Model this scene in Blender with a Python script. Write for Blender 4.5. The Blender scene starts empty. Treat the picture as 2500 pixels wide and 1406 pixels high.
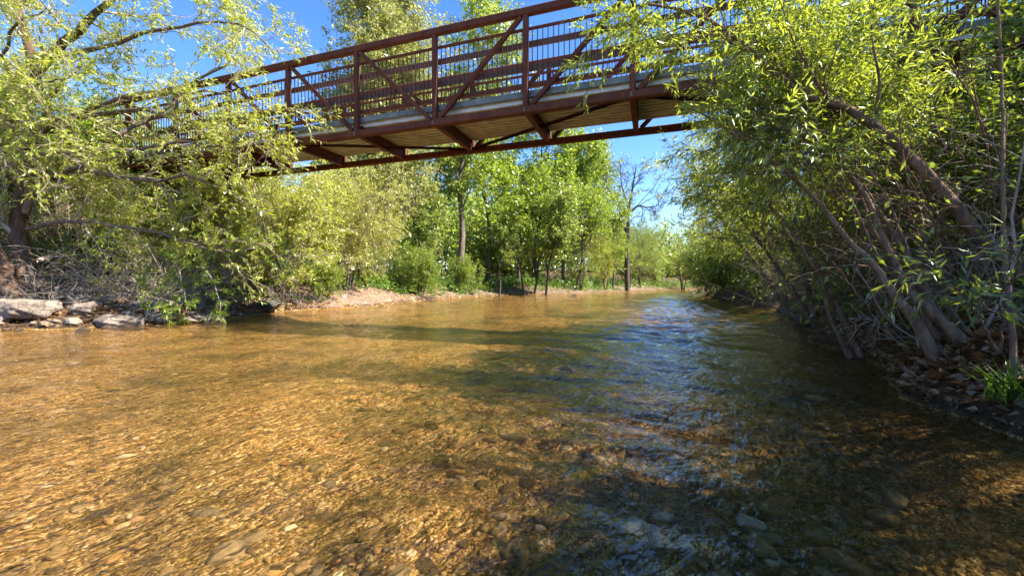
import bpy, math, random
import numpy as np
from mathutils import Vector, Matrix

# ------------------------------------------------------------------ camera, sky, sun, exposure
scene = bpy.context.scene
COL = scene.collection
CAM_H, F, YH = 0.9, 1000.0, 690.0          # eye height over the water, focal length and horizon in photo pixels
cam_d = bpy.data.cameras.new('camera'); cam = bpy.data.objects.new('camera', cam_d); COL.objects.link(cam)
cam_d.sensor_width = 36.0; cam_d.lens = 36.0 * F / 2500.0
cam_d.clip_start = 0.05; cam_d.clip_end = 3000
cam.location = (0, 0, CAM_H); cam.rotation_euler = (math.radians(90 - 0.74), 0, 0)
scene.camera = cam

SUN_AZ = math.radians(-13)                # angle of the sun from +X towards +Y
SUN_EL = math.radians(48)
to_sun = Vector((math.cos(SUN_AZ) * math.cos(SUN_EL), math.sin(SUN_AZ) * math.cos(SUN_EL), math.sin(SUN_EL)))
world = bpy.data.worlds.new('World'); scene.world = world; world.use_nodes = True
wn = world.node_tree.nodes; wl = world.node_tree.links
sky = wn.new('ShaderNodeTexSky'); sky.sky_type = 'NISHITA'; sky.sun_disc = False
sky.sun_elevation = SUN_EL; sky.sun_rotation = math.pi / 2 - SUN_AZ
sky.air_density = 1.0; sky.dust_density = 0.0; sky.ozone_density = 3.0; sky.altitude = 400
bg = wn['Background']; bg.inputs['Strength'].default_value = 0.105
hsv = wn.new('ShaderNodeHueSaturation'); hsv.inputs['Saturation'].default_value = 1.24; hsv.inputs['Hue'].default_value = 0.51
wl.new(sky.outputs[0], hsv.inputs['Color']); wl.new(hsv.outputs[0], bg.inputs['Color'])
sun_d = bpy.data.lights.new('sun', 'SUN'); sun_d.energy = 5.0; sun_d.angle = math.radians(0.53)
sun_d.color = (1.0, 0.93, 0.80)
sun = bpy.data.objects.new('sun', sun_d); COL.objects.link(sun)
sun.rotation_euler = to_sun.to_track_quat('Z', 'Y').to_euler(); sun.location = (20, -4, 30)
vs = scene.view_settings
vs.view_transform = 'Standard'; vs.look = 'None'; vs.exposure = 1.85; vs.gamma = 1.0; vs.use_curve_mapping = False
scene.cycles.max_bounces = 5; scene.cycles.transparent_max_bounces = 8; scene.cycles.adaptive_threshold = 0.02
scene.cycles.diffuse_bounces = 3; scene.cycles.glossy_bounces = 3; scene.cycles.transmission_bounces = 4
scene.cycles.caustics_reflective = False; scene.cycles.caustics_refractive = False
scene.cycles.sample_clamp_indirect = 4.0; scene.cycles.sample_clamp_direct = 12.0

# ------------------------------------------------------------------ small helpers
def at(px, py, Y):
    """Photo pixel seen at distance Y -> place in the scene (metres)."""
    return np.array([(px - 1250) / F * Y, Y, CAM_H + (YH - py) / F * Y])

def tag(o, label=None, cat=None, group=None, kind=None):
    if label: o['label'] = label
    if cat: o['category'] = cat
    if group: o['group'] = group
    if kind: o['kind'] = kind
    return o

def empty(name, loc=(0, 0, 0), rz=0.0):
    o = bpy.data.objects.new(name, None); COL.objects.link(o)
    o.location = loc; o.rotation_euler = (0, 0, rz); o.empty_display_size = 0.2
    return o

def link(name, me, parent=None):
    o = bpy.data.objects.new(name, me); COL.objects.link(o)
    if parent is not None: o.parent = parent
    return o

def make_mesh(name, verts, faces, mats, smooth=True, rnd=None, mat_idx=None):
    """verts (n,3); faces: one (m,k) int array or a list of such arrays."""
    verts = np.asarray(verts, dtype=np.float32)
    if not isinstance(faces, (list, tuple)): faces = [faces]
    faces = [np.asarray(f, dtype=np.int32) for f in faces if len(f)]
    me = bpy.data.meshes.new(name)
    me.vertices.add(len(verts)); me.vertices.foreach_set('co', verts.ravel())
    nl = sum(f.size for f in faces); nf = sum(len(f) for f in faces)
    me.loops.add(nl); me.polygons.add(nf)
    me.loops.foreach_set('vertex_index', np.concatenate([f.ravel() for f in faces]))
    tot = np.concatenate([np.full(len(f), f.shape[1], np.int32) for f in faces])
    st = np.concatenate([[0], np.cumsum(tot)[:-1]]).astype(np.int32)
    me.polygons.foreach_set('loop_start', st)
    me.polygons.foreach_set('use_smooth', np.full(nf, bool(smooth)))
    if mat_idx is not None: me.polygons.foreach_set('material_index', np.asarray(mat_idx, np.int32))
    me.update(calc_edges=True)
    if not isinstance(mats, (list, tuple)): mats = [mats]
    for m in mats: me.materials.append(m)
    if rnd is not None:
        a = me.attributes.new('rnd', 'FLOAT', 'POINT'); a.data.foreach_set('value', np.asarray(rnd, np.float32))
    return me

def norm(v):
    return v / np.maximum(np.linalg.norm(v, axis=-1, keepdims=True), 1e-9)

# lattice noise
_prm = np.random.default_rng(11).permutation(512).astype(np.int64)
_gr = np.random.default_rng(12).uniform(0, 2 * np.pi, 512)
def pnoise(x, y, seed=0):
    x = np.asarray(x, float); y = np.asarray(y, float)
    xi = np.floor(x).astype(np.int64); yi = np.floor(y).astype(np.int64); xf = x - xi; yf = y - yi
    def g(ix, iy, dx, dy):
        h = _gr[_prm[(_prm[(ix + seed * 37) & 511] + iy + seed * 101) & 511]]
        return np.cos(h) * dx + np.sin(h) * dy
    u = xf * xf * xf * (xf * (xf * 6 - 15) + 10); v = yf * yf * yf * (yf * (yf * 6 - 15) + 10)
    a = g(xi, yi, xf, yf); b = g(xi + 1, yi, xf - 1, yf); c = g(xi, yi + 1, xf, yf - 1); d = g(xi + 1, yi + 1, xf - 1, yf - 1)
    return (a + (b - a) * u + ((c + (d - c) * u) - (a + (b - a) * u)) * v) * 1.5
def fbm(x, y, octv=3, seed=0, gain=0.5):
    s = 0; a = 1.0
    for o in range(octv):
        s = s + a * pnoise(x * 2 ** o, y * 2 ** o, seed + o); a *= gain
    return s

# ------------------------------------------------------------------ materials
def new_mat(name):
    m = bpy.data.materials.new(name); m.use_nodes = True
    nt = m.node_tree; nt.nodes.clear()
    out = nt.nodes.new('ShaderNodeOutputMaterial')
    return m, nt, out
class N:
    """tiny node writer"""
    def __init__(s, nt): s.nt = nt
    def n(s, t, **kw):
        nd = s.nt.nodes.new('ShaderNode' + t)
        for k, v in kw.items():
            if k in ('inp',):
                for kk, vv in v.items():
                    if hasattr(vv, 'is_output'): s.nt.links.new(vv, nd.inputs[kk])
                    else: nd.inputs[kk].default_value = vv
            else: setattr(nd, k, v)
        return nd
    def ramp(s, fac, stops, interp='LINEAR'):
        r = s.nt.nodes.new('ShaderNodeValToRGB'); r.color_ramp.interpolation = interp
        el = r.color_ramp.elements
        while len(el) < len(stops): el.new(0.5)
        for e, (p, c) in zip(el, stops): e.position = p; e.color = (*c, 1)
        s.nt.links.new(fac, r.inputs[0]); return r.outputs[0]
    def mix(s, fac, a, b, blend='MIX'):
        m = s.nt.nodes.new('ShaderNodeMix'); m.data_type = 'RGBA'; m.blend_type = blend
        for i, v in ((0, fac), (6, a), (7, b)):
            if hasattr(v, 'is_output'): s.nt.links.new(v, m.inputs[i])
            else: m.inputs[i].default_value = v if i == 0 else (*v, 1)
        return m.outputs[2]
    def math(s, op, a, b=0.0, clamp=False):
        m = s.nt.nodes.new('ShaderNodeMath'); m.operation = op; m.use_clamp = clamp
        for i, v in ((0, a), (1, b)):
            if hasattr(v, 'is_output'): s.nt.links.new(v, m.inputs[i])
            else: m.inputs[i].default_value = v
        return m.outputs[0]
    def noise(s, vec, scale, detail=4, rough=0.55, dist=0.0):
        n = s.n('TexNoise', inp={'Scale': scale, 'Detail': detail, 'Roughness': rough, 'Distortion': dist})
        if vec is not None: s.nt.links.new(vec, n.inputs['Vector'])
        return n.outputs['Fac'], n.outputs['Color']

def leaf_mat(name, cols, trans, gloss=0.10, tmix=0.45):
    """cols: base colours from dark to light picked by each leaf's own number; trans: light through the leaf."""
    m, nt, out = new_mat(name); w = N(nt)
    a = w.n('Attribute', attribute_name='rnd').outputs['Fac']
    c = w.ramp(a, [(i / (len(cols) - 1), col) for i, col in enumerate(cols)])
    tc = w.mix(0.75, c, trans)
    d = w.n('BsdfDiffuse', inp={'Color': c}); t = w.n('BsdfTranslucent', inp={'Color': tc})
    g = w.n('BsdfGlossy', inp={'Color': (0.9, 0.95, 0.85, 1), 'Roughness': 0.38})
    m1 = w.n('MixShader', inp={0: tmix, 1: d.outputs[0], 2: t.outputs[0]})
    m2 = w.n('MixShader', inp={0: gloss * .5, 1: m1.outputs[0], 2: g.outputs[0]})
    nt.links.new(m2.outputs[0], out.inputs[0]); return m

def bark_mat(name, dark, light, scale=9.0, bump=0.6, vstretch=0.25):
    m, nt, out = new_mat(name); w = N(nt)
    tc = w.n('TexCoord').outputs['Object']
    mp = w.n('Mapping', inp={'Vector': tc, 'Scale': (1, 1, vstretch)}).outputs[0]
    f1, _ = w.noise(mp, scale, 6, 0.65, 0.6); f2, _ = w.noise(tc, 1.7, 3)
    f = w.math('ADD', w.math('MULTIPLY', f1, 0.75), w.math('MULTIPLY', f2, 0.25))
    c = w.ramp(f, [(0.32, dark), (0.62, light)])
    b = w.n('Bump', inp={'Strength': bump, 'Distance': 0.02, 'Height': f1})
    p = w.n('BsdfPrincipled', inp={'Base Color': c, 'Roughness': 0.9, 'Normal': b.outputs[0], 'Specular IOR Level': 0.2})
    nt.links.new(p.outputs[0], out.inputs[0]); return m

def simple_mat(name, c0, c1, scale=6.0, rough=0.7, bump=0.2, dist=0.01, detail=5, metallic=0.0, stops=(0.35, 0.65), spec=0.3):
    m, nt, out = new_mat(name); w = N(nt)
    tc = w.n('TexCoord').outputs['Object']
    f, _ = w.noise(tc, scale, detail, 0.62)
    c = w.ramp(f, [(stops[0], c0), (stops[1], c1)])
    b = w.n('Bump', inp={'Strength': bump, 'Distance': dist, 'Height': f})
    p = w.n('BsdfPrincipled', inp={'Base Color': c, 'Roughness': rough, 'Normal': b.outputs[0], 'Metallic': metallic, 'Specular IOR Level': spec})
    nt.links.new(p.outputs[0], out.inputs[0]); return m

M = {}
M['leaf_willow'] = leaf_mat('leaf_willow', [(.05, .10, .012), (.11, .18, .02), (.17, .25, .03), (.27, .32, .05)], (.60, .68, .05), gloss=.16, tmix=.58)
M['leaf_bank'] = leaf_mat('leaf_bank', [(.14, .19, .022), (.29, .34, .04), (.45, .49, .075)], (.74, .76, .07), gloss=.10, tmix=.5)
M['leaf_bright'] = leaf_mat('leaf_bright', [(.08, .14, .014), (.15, .23, .022), (.24, .33, .04)], (.54, .64, .04), tmix=.5)
M['leaf_round'] = leaf_mat('leaf_round', [(.07, .12, .02), (.15, .22, .035), (.27, .34, .065)], (.54, .62, .07), gloss=.12, tmix=.5)
M['leaf_deep'] = leaf_mat('leaf_deep', [(.035, .075, .014), (.075, .13, .022), (.13, .20, .035)], (.42, .54, .04), tmix=.55)
M['leaf_pale'] = leaf_mat('leaf_pale', [(.15, .18, .045), (.24, .26, .07), (.33, .33, .10)], (.58, .58, .14))
M['leaf_yellow'] = leaf_mat('leaf_yellow', [(.22, .24, .04), (.33, .34, .06), (.44, .43, .10)], (.68, .66, .10), tmix=.5)
M['herb'] = leaf_mat('herb', [(.035, .085, .014), (.075, .15, .022), (.13, .24, .035)], (.30, .48, .04))
M['litter'] = leaf_mat('litter', [(.075, .034, .013), (.20, .095, .038), (.36, .20, .10)], (.26, .12, .04), tmix=.15)
M['bark_grey'] = bark_mat('bark_grey', (.055, .042, .032), (.20, .155, .12))
M['bark_brown'] = bark_mat('bark_brown', (.04, .023, .015), (.17, .10, .066), 11, 1.0)
M['bark_willow'] = bark_mat('bark_willow', (.055, .033, .021), (.27, .17, .11), 16, 1.0, .3)
M['bark_dark'] = bark_mat('bark_dark', (.03, .023, .018), (.10, .078, .06))
M['twig'] = bark_mat('twig', (.17, .13, .10), (.44, .36, .30), 5, .1, 1)
M['twig_dark'] = bark_mat('twig_dark', (.05, .036, .028), (.14, .105, .08), 5, .1, 1)
M['dead_wood'] = bark_mat('dead_wood', (.035, .028, .024), (.12, .095, .08), 6, .2, .5)
def corten_mat():
    m, nt, out = new_mat('corten'); w = N(nt)
    tc = w.n('TexCoord').outputs['Object']
    f1, _ = w.noise(tc, 2.2, 8, .68); mp = w.n('Mapping', inp={'Vector': tc, 'Scale': (14, 14, 1.2)}).outputs[0]; f2, _ = w.noise(mp, 1.0, 4, .6)
    f3, _ = w.noise(tc, 26, 4, .7)
    f = w.math('ADD', w.math('MULTIPLY', f1, .5), w.math('ADD', w.math('MULTIPLY', f2, .32), w.math('MULTIPLY', f3, .18)))
    c = w.ramp(f, [(.30, (.05, .015, .009)), (.47, (.105, .032, .016)), (.60, (.165, .052, .025)), (.72, (.28, .105, .042))])
    b = w.n('Bump', inp={'Strength': .3, 'Distance': .003, 'Height': f3})
    p = w.n('BsdfPrincipled', inp={'Base Color': c, 'Roughness': .8, 'Normal': b.outputs[0], 'Specular IOR Level': .25})
    nt.links.new(p.outputs[0], out.inputs[0]); return m
M['corten'] = corten_mat()
M['rail'] = simple_mat('rail', (.085, .05, .038), (.13, .085, .068), 5, .75, .2, .003)
M['galv'] = simple_mat('galv', (.10, .108, .095), (.22, .23, .205), 5, .65, .15, .002, 9, metallic=.0)
M['pan'] = simple_mat('pan', (.42, .44, .47), (.66, .69, .73), 3, .55, .1, .002, 8, metallic=.0, spec=.5)
M['concrete'] = simple_mat('concrete', (.24, .225, .20), (.40, .38, .345), 3, .9, .4, .01, 8)
def rock_mat(name, dark, light):
    m, nt, out = new_mat(name); w = N(nt)
    geo = w.n('NewGeometry').outputs['Position']; z = w.n('SeparateXYZ', inp={0: geo}).outputs[2]
    f1, _ = w.noise(geo, 2.4, 9, .66, .5); f2, _ = w.noise(geo, 14, 6, .7)
    v = w.n('TexVoronoi', feature='DISTANCE_TO_EDGE', inp={'Vector': w.n('VectorMath', operation='ADD', inp={0: geo, 1: w.noise(geo, 3, 3)[1]}).outputs[0], 'Scale': 2.2}).outputs['Distance']
    crack = w.ramp(v, [(0.0, (.25, .25, .25)), (.03, (1, 1, 1))])
    c = w.ramp(w.math('ADD', w.math('MULTIPLY', f1, .7), w.math('MULTIPLY', f2, .3)), [(.3, dark), (.52, tuple((a + b) / 2 for a, b in zip(dark, light))), (.68, light)])
    c = w.mix(.65, c, w.mix(1.0, c, crack, 'MULTIPLY'))
    wet = w.ramp(w.math('ADD', z, w.math('MULTIPLY', f1, .12)), [(.09, (.34, .31, .27)), (.15, (1, 1, 1))])     # the damp foot of the stone
    c = w.mix(1.0, c, wet, 'MULTIPLY')
    h = w.math('ADD', w.math('MULTIPLY', f1, .8), w.math('ADD', w.math('MULTIPLY', f2, .25), w.math('MULTIPLY', w.n('SeparateColor', inp={0: crack}).outputs[0], .25)))
    b = w.n('Bump', inp={'Strength': 1.0, 'Distance': .06, 'Height': h})
    p = w.n('BsdfPrincipled', inp={'Base Color': c, 'Roughness': .88, 'Normal': b.outputs[0], 'Specular IOR Level': .25})
    nt.links.new(p.outputs[0], out.inputs[0]); return m
M['rock'] = rock_mat('rock', (.085, .066, .05), (.34, .275, .22)); M['rock_shaded'] = rock_mat('rock_shaded', (.045, .04, .034), (.15, .13, .105))  # second one: darker rock copy with the bridge's shade put into its colour

def ground_mat():
    m, nt, out = new_mat('ground'); w = N(nt)
    geo = w.n('NewGeometry').outputs['Position']
    # flow-wise stretched coordinates for the pebbles
    z = w.n('SeparateXYZ', inp={0: geo}).outputs[2]
    wob, wobc = w.noise(geo, 9.0, 2)
    off = w.n('VectorMath', operation='SCALE', inp={0: wobc, 'Scale': 0.05}).outputs[0]
    pos = w.n('VectorMath', operation='ADD', inp={0: geo, 1: off}).outputs[0]
    pos = w.n('Mapping', inp={'Vector': pos, 'Rotation': (0, 0, math.radians(-56))}).outputs[0]
    pos = w.n('Mapping', inp={'Vector': pos, 'Scale': (.88, 1.08, 1)}).outputs[0]
    def cells(scale):
        v = w.n('TexVoronoi', inp={'Vector': pos, 'Scale': scale, 'Randomness': 1.0})
        return v.outputs['Color'], v.outputs['Distance']
    c1, d1 = cells(22.0); c2, d2 = cells(55.0); c3, d3 = cells(105.0)
    r1 = w.n('SeparateColor', inp={0: c1}).outputs[0]; r2 = w.n('SeparateColor', inp={0: c2}).outputs[1]
    sel, _ = w.noise(geo, 3.0, 3)
    f = w.mix(w.ramp(sel, [(.45, (0, 0, 0)), (.55, (1, 1, 1))]), r1, r2)
    f = w.mix(.55, f, w.n('SeparateColor', inp={0: c3}).outputs[2])
    bed = w.ramp(f, [(.10, (.036, .021, .007)), (.29, (.14, .076, .021)), (.5, (.29, .165, .05)), (.66, (.45, .27, .09)), (.78, (.62, .41, .17)), (.90, (.80, .62, .37))])
    big, _ = w.noise(geo, .9, 4, .6)
    bed = w.mix(1.0, bed, w.ramp(big, [(.34, (.30, .34, .28)), (.48, (.92, .92, .87)), (.66, (1.2, 1.12, 1.02))]), 'MULTIPLY')
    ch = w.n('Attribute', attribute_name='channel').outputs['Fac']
    bed = w.mix(ch, bed, w.mix(1.0, bed, (.42, .44, .42), 'MULTIPLY'))  # dimness of the deep channel put into the bed colour
    bar = w.ramp(f, [(.1, (.085, .05, .036)), (.4, (.18, .112, .08)), (.7, (.27, .18, .135)), (.9, (.38, .29, .235))])
    soil_n, _ = w.noise(geo, 5.0, 8, .7)
    soil = w.ramp(soil_n, [(.3, (.035, .024, .014)), (.55, (.10, .066, .04)), (.75, (.19, .135, .085))])
    # z decides: bed under water, gravel just above, woodland soil higher up (edge broken by noise)
    zz = w.math('ADD', z, w.math('MULTIPLY', w.math('SUBTRACT', big, .5), .25))
    k1 = w.ramp(w.math('MULTIPLY', z, 8.0), [(0.0, (0, 0, 0)), (.5, (1, 1, 1))])
    gb = w.n('Attribute', attribute_name='rnd').outputs['Fac']     # 1 on the gravel bar
    m1 = w.mix(w.math('MULTIPLY', k1, gb), bed, bar)
    soilf = w.math('MAXIMUM', w.math('SUBTRACT', 1.0, gb), w.ramp(zz, [(.55, (0, 0, 0)), (.8, (1, 1, 1))]))
    soilf = w.math('MULTIPLY', soilf, w.ramp(w.math('ADD', z, .25), [(.25, (0, 0, 0)), (.29, (1, 1, 1))]))
    c = w.mix(soilf, m1, soil)
    c = w.mix(1.0, c, w.ramp(w.math('ADD', z, w.math('MULTIPLY', big, .06)), [(.035, (1, 1, 1)), (.04, (.5, .47, .43)), (.085, (.55, .52, .48)), (.13, (1, 1, 1))]), 'MULTIPLY')
    h = w.math('ADD', w.math('MULTIPLY', d1, -.7), w.math('MULTIPLY', d2, -.3))
    h = w.math('ADD', h, w.math('MULTIPLY', soil_n, .6))
    b = w.n('Bump', inp={'Strength': .9, 'Distance': .03, 'Height': h})
    p = w.n('BsdfPrincipled', inp={'Base Color': c, 'Roughness': .9, 'Normal': b.outputs[0], 'Specular IOR Level': .15})
    nt.links.new(p.outputs[0], out.inputs[0]); return m
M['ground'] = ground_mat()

def stone_mat():
    m, nt, out = new_mat('river_stone'); w = N(nt)
    a = w.n('Attribute', attribute_name='rnd').outputs['Fac']
    geo = w.n('NewGeometry').outputs['Position']
    c = w.ramp(a, [(0, (.03, .024, .014)), (.15, (.085, .055, .022)), (.3, (.20, .13, .045)), (.42, (.13, .105, .07)), (.55, (.29, .18, .06)), (.7, (.24, .20, .13)), (.8, (.40, .235, .08)), (.9, (.30, .15, .06)), (.95, (.50, .40, .24)), (1, (.62, .54, .40))])
    f, _ = w.noise(geo, 24, 6, .7)
    c = w.mix(1.0, c, w.ramp(f, [(.3, (.5, .5, .45)), (.65, (1.25, 1.2, 1.1))]), 'MULTIPLY')
    b = w.n('Bump', inp={'Strength': .6, 'Distance': .02, 'Height': f})
    p = w.n('BsdfPrincipled', inp={'Base Color': c, 'Roughness': .85, 'Normal': b.outputs[0], 'Specular IOR Level': .2})
    nt.links.new(p.outputs[0], out.inputs[0]); return m
M['stone'] = stone_mat()

def water_mat():
    m, nt, out = new_mat('water'); w = N(nt)
    geo = w.n('NewGeometry').outputs['Position']
    mp = w.n('Mapping', inp={'Vector': geo, 'Rotation': (0, 0, math.radians(-56)), 'Scale': (1, 1.0, 1)}).outputs[0]
    mp1 = w.n('Mapping', inp={'Vector': mp, 'Scale': (.45, 1.0, 1)}).outputs[0]
    n1, _ = w.noise(mp1, 9.0, 3, .55, .4); n2, _ = w.noise(mp1, 26.0, 2, .5, .5)
    h = w.math('ADD', w.math('MULTIPLY', n1, .7), w.math('MULTIPLY', n2, .3))
    b = w.n('Bump', inp={'Strength': 1.0, 'Distance': .032, 'Height': h})
    g = w.n('BsdfGlossy', inp={'Color': (1, 1, 1, 1), 'Roughness': .03, 'Normal': b.outputs[0]})
    t = w.n('BsdfTransparent', inp={'Color': (.97, .91, .79, 1)})
    b2 = w.n('Bump', inp={'Strength': 1.0, 'Distance': .055, 'Height': h})
    r = w.n('BsdfRefraction', inp={'Color': (.97, .91, .79, 1), 'IOR': 1.33, 'Roughness': 0.0, 'Normal': b2.outputs[0]})
    tr = w.n('MixShader', inp={0: .2, 1: t.outputs[0], 2: r.outputs[0]})
    fr = w.n('Fresnel', inp={'IOR': 1.33, 'Normal': b.outputs[0]})
    mx = w.n('MixShader', inp={0: w.math('MULTIPLY', fr.outputs[0], .9), 1: tr.outputs[0], 2: g.outputs[0]})
    nt.links.new(mx.outputs[0], out.inputs[0]); return m
M['water'] = water_mat()

# ------------------------------------------------------------------ terrain and river
LEFT = np.array([(-22, -40), (-20, -12), (-16.5, 0), (-13, 4.5), (-11.2, 6.8), (-9.8, 7.8), (-8.5, 8.15), (-7.5, 9.2), (-7.25, 10.6), (-7.35, 12), (-7.2, 12.9), (-6.8, 13.6),
                 (-6.2, 14), (-5.3, 15.6), (-4.9, 18.5), (-4.4, 21.4), (-2.6, 26.5), (-.6, 30), (3.7, 32), (5, 32.4), (10.6, 41), (16, 48), (26, 58), (48, 68), (90, 76)], float)
RIGHT = np.array([(90, 62), (48, 54), (28, 46), (20, 40), (15, 32), (10.6, 21), (9.6, 15.8), (8.8, 13.6), (6.3, 9), (5.4, 7.1), (4.5, 6), (4.15, 4.9), (3.7, 4.1),
                  (3.25, 3.5), (3.05, 3.2), (3.1, 2.7), (3.0, 2.2), (2.9, 1.2), (3.3, -1), (5, -12), (8, -40)], float)
POLY = np.vstack([LEFT, RIGHT])

def seg_dist(x, y, line):
    best = np.full(x.shape, 1e9)
    for a, b in zip(line[:-1], line[1:]):
        d = b - a; L = d @ d
        t = np.clip(((x - a[0]) * d[0] + (y - a[1]) * d[1]) / L, 0, 1)
        best = np.minimum(best, (x - a[0] - t * d[0]) ** 2 + (y - a[1] - t * d[1]) ** 2)
    return np.sqrt(best)
def inside(x, y):
    c = np.zeros(x.shape, bool); n = len(POLY)
    for i in range(n):
        x1, y1 = POLY[i]; x2, y2 = POLY[(i + 1) % n]
        cond = ((y1 > y) != (y2 > y))
        c ^= cond & (x < (x2 - x1) * (y - y1) / ((y2 - y1) if y2 != y1 else 1e-9) + x1)
    return c

# bridge frame: origin under the near truss at midspan, s along the deck to the right, n to the far truss
TH = math.radians(-18.8)
BS = np.array([math.cos(TH), math.sin(TH)]); BN = np.array([-math.sin(TH), math.cos(TH)])
BO = np.array([-1.59, 8.51]); BZ = CAM_H + 3.22; BH, BL, BW = 2.0, 1.96, 1.86
def terrain(x, y, full=False):
    x = np.asarray(x, float); y = np.asarray(y, float)
    wob = .35 * fbm(x * .8, y * .8, 2, 5) * np.clip(np.hypot(x, y) / 14, .35, 1)
    dl = seg_dist(x, y, LEFT); dr = seg_dist(x, y, RIGHT); ins = inside(x, y)
    d = np.minimum(dl, dr)
    sd = np.where(ins, d, -d) + wob                        # >0 in the river
    di = np.maximum(sd, 0); do = np.maximum(-sd, 0)
    right = dr < dl
    depth = np.minimum(.22, .02 + .13 * di) + .16 * np.exp(-((dr - 1.6) / 1.3) ** 2) * np.clip(di, 0, 1)
    depth = depth * (1 + .14 * fbm(x * .9, y * .9, 2, 9))
    gent = np.clip((y - 12.2) / 1.5, 0, 1) * np.clip((60 - y) / 10, 0, 1) * (~right)
    hl_rock = .17 * (1 - np.exp(-do / .35)) + .075 * do
    hl_bar = .29 * np.minimum(do, 2.7) + .02 * np.maximum(do - 2.7, 0)
    hl = hl_rock * (1 - gent) + hl_bar * gent
    hl = hl + np.clip((do - 4.5) * .22, 0, 1.6) * (1 - gent)
    hr = .42 * (1 - np.exp(-do / .3)) + .22 * do
    h = np.where(right, np.minimum(hr, 2.6 + .02 * do), np.minimum(hl, 2.8))
    h = h + .12 * fbm(x * .7, y * .7, 3, 20) * np.clip(do, 0, 1)
    # approach banks that carry the path up to both bridge ends
    s = (x - BO[0]) * BS[0] + (y - BO[1]) * BS[1]; n = (x - BO[0]) * BN[0] + (y - BO[1]) * BN[1] - BW / 2
    end = np.abs(s) - (6 * BL + .6)
    emb = (BZ + .38) - 1.15 * np.maximum(-end, 0) - 1.0 * np.maximum(np.abs(n) - 1.5, 0)
    h = np.where(sd < -.6, np.maximum(h, emb), h)
    z = np.where(sd > 0, -depth, h)
    return (z, gent * (do < 6), sd) if full else z
def tz(x, y): return float(terrain(np.array([x]), np.array([y]))[0])

def axis(*segs):
    out = [segs[0][0]]
    for a, b, st in segs: out += list(np.linspace(a, b, max(2, int(round((b - a) / st)) + 1))[1:])
    return np.array(out)
def grid(xs, ys):
    X, Y = np.meshgrid(xs, ys); nx = len(xs); ny = len(ys)
    i = np.arange(ny - 1)[:, None] * nx + np.arange(nx - 1)[None]
    q = np.stack([i, i + 1, i + 1 + nx, i + nx], -1).reshape(-1, 4)
    return X.ravel(), Y.ravel(), q
gx, gy, gq = grid(axis((-900, -100, 100), (-100, -30, 5), (-30, -14, .8), (-14, -7, .2), (-7, 7, .1), (7, 14, .2), (14, 45, .8), (45, 120, 5), (120, 900, 100)),
                  axis((-120, -20, 10), (-20, 0, 1), (0, 6, .1), (6, 20, .16), (20, 36, .35), (36, 80, 1.5), (80, 160, 8), (160, 1200, 120)))
gz, gb, _ = terrain(gx, gy, True)
gz += np.where(gz < 0, (.022 * fbm(gx * 4, gy * 4, 2, 40) + .012 * fbm(gx * 11, gy * 11, 1, 41)) * np.clip(8 / np.maximum(gy, 1) - .6, .25, 1), 0)
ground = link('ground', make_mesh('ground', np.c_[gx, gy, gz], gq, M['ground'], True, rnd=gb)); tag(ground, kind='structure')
ga = ground.data.attributes.new('channel', 'FLOAT', 'POINT')                    # darker bed colour along the channel, standing in for deep water and shade
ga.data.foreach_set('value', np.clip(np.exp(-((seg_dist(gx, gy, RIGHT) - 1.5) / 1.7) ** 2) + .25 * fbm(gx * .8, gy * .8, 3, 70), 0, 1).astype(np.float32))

# water: real waves, strongest in the fast channel on the right
wx, wy, wq = grid(axis((-30, -12, .8), (-12, -4, .12), (-4, 6.5, .045), (6.5, 14, .15), (14, 60, .8)),
                  axis((-30, 0, 1.5), (0, 1, .2), (1, 4.5, .04), (4.5, 10, .08), (10, 22, .17), (22, 40, .4), (40, 75, 1.0)))
_, _, wsd = terrain(wx, wy, True)
dr_w = seg_dist(wx, wy, RIGHT)
chan = np.exp(-((dr_w - 2.5) / 1.6) ** 2)
fl = np.array([.5, .866])                                   # the current's line
u = wx * fl[0] + wy * fl[1]; v = -wx * fl[1] + wy * fl[0]
amp = np.clip(np.hypot(wx, wy) / 7, .45, 1.5)
rid = 1 - 2.2 * np.abs(pnoise(u * 3.4 + .9 * pnoise(u, v, 3), v * 1.7, 62)); rid2 = 1 - 2.2 * np.abs(pnoise(u * 7.5 + .9 * pnoise(u * 2, v * 2, 4), v * 3.6, 63))
wz = (.020 * fbm(u * 1.7, v * 1.2, 2, 60) + .013 * rid + .006 * rid2) * (.22 + 1.9 * chan) * amp
wz += .0045 * fbm(u * 10, v * 4.5, 2, 66)
wz *= np.clip(wsd * 2 + .3, .15, 1)
keep = (wsd[wq] > -.8).any(1)
used = np.unique(wq[keep]); remap = np.full(len(wx), -1); remap[used] = np.arange(len(used))
river = link('river', make_mesh('river', np.c_[wx, wy, wz][used], remap[wq[keep]], M['water'], True)); tag(river, kind='structure')

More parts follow.
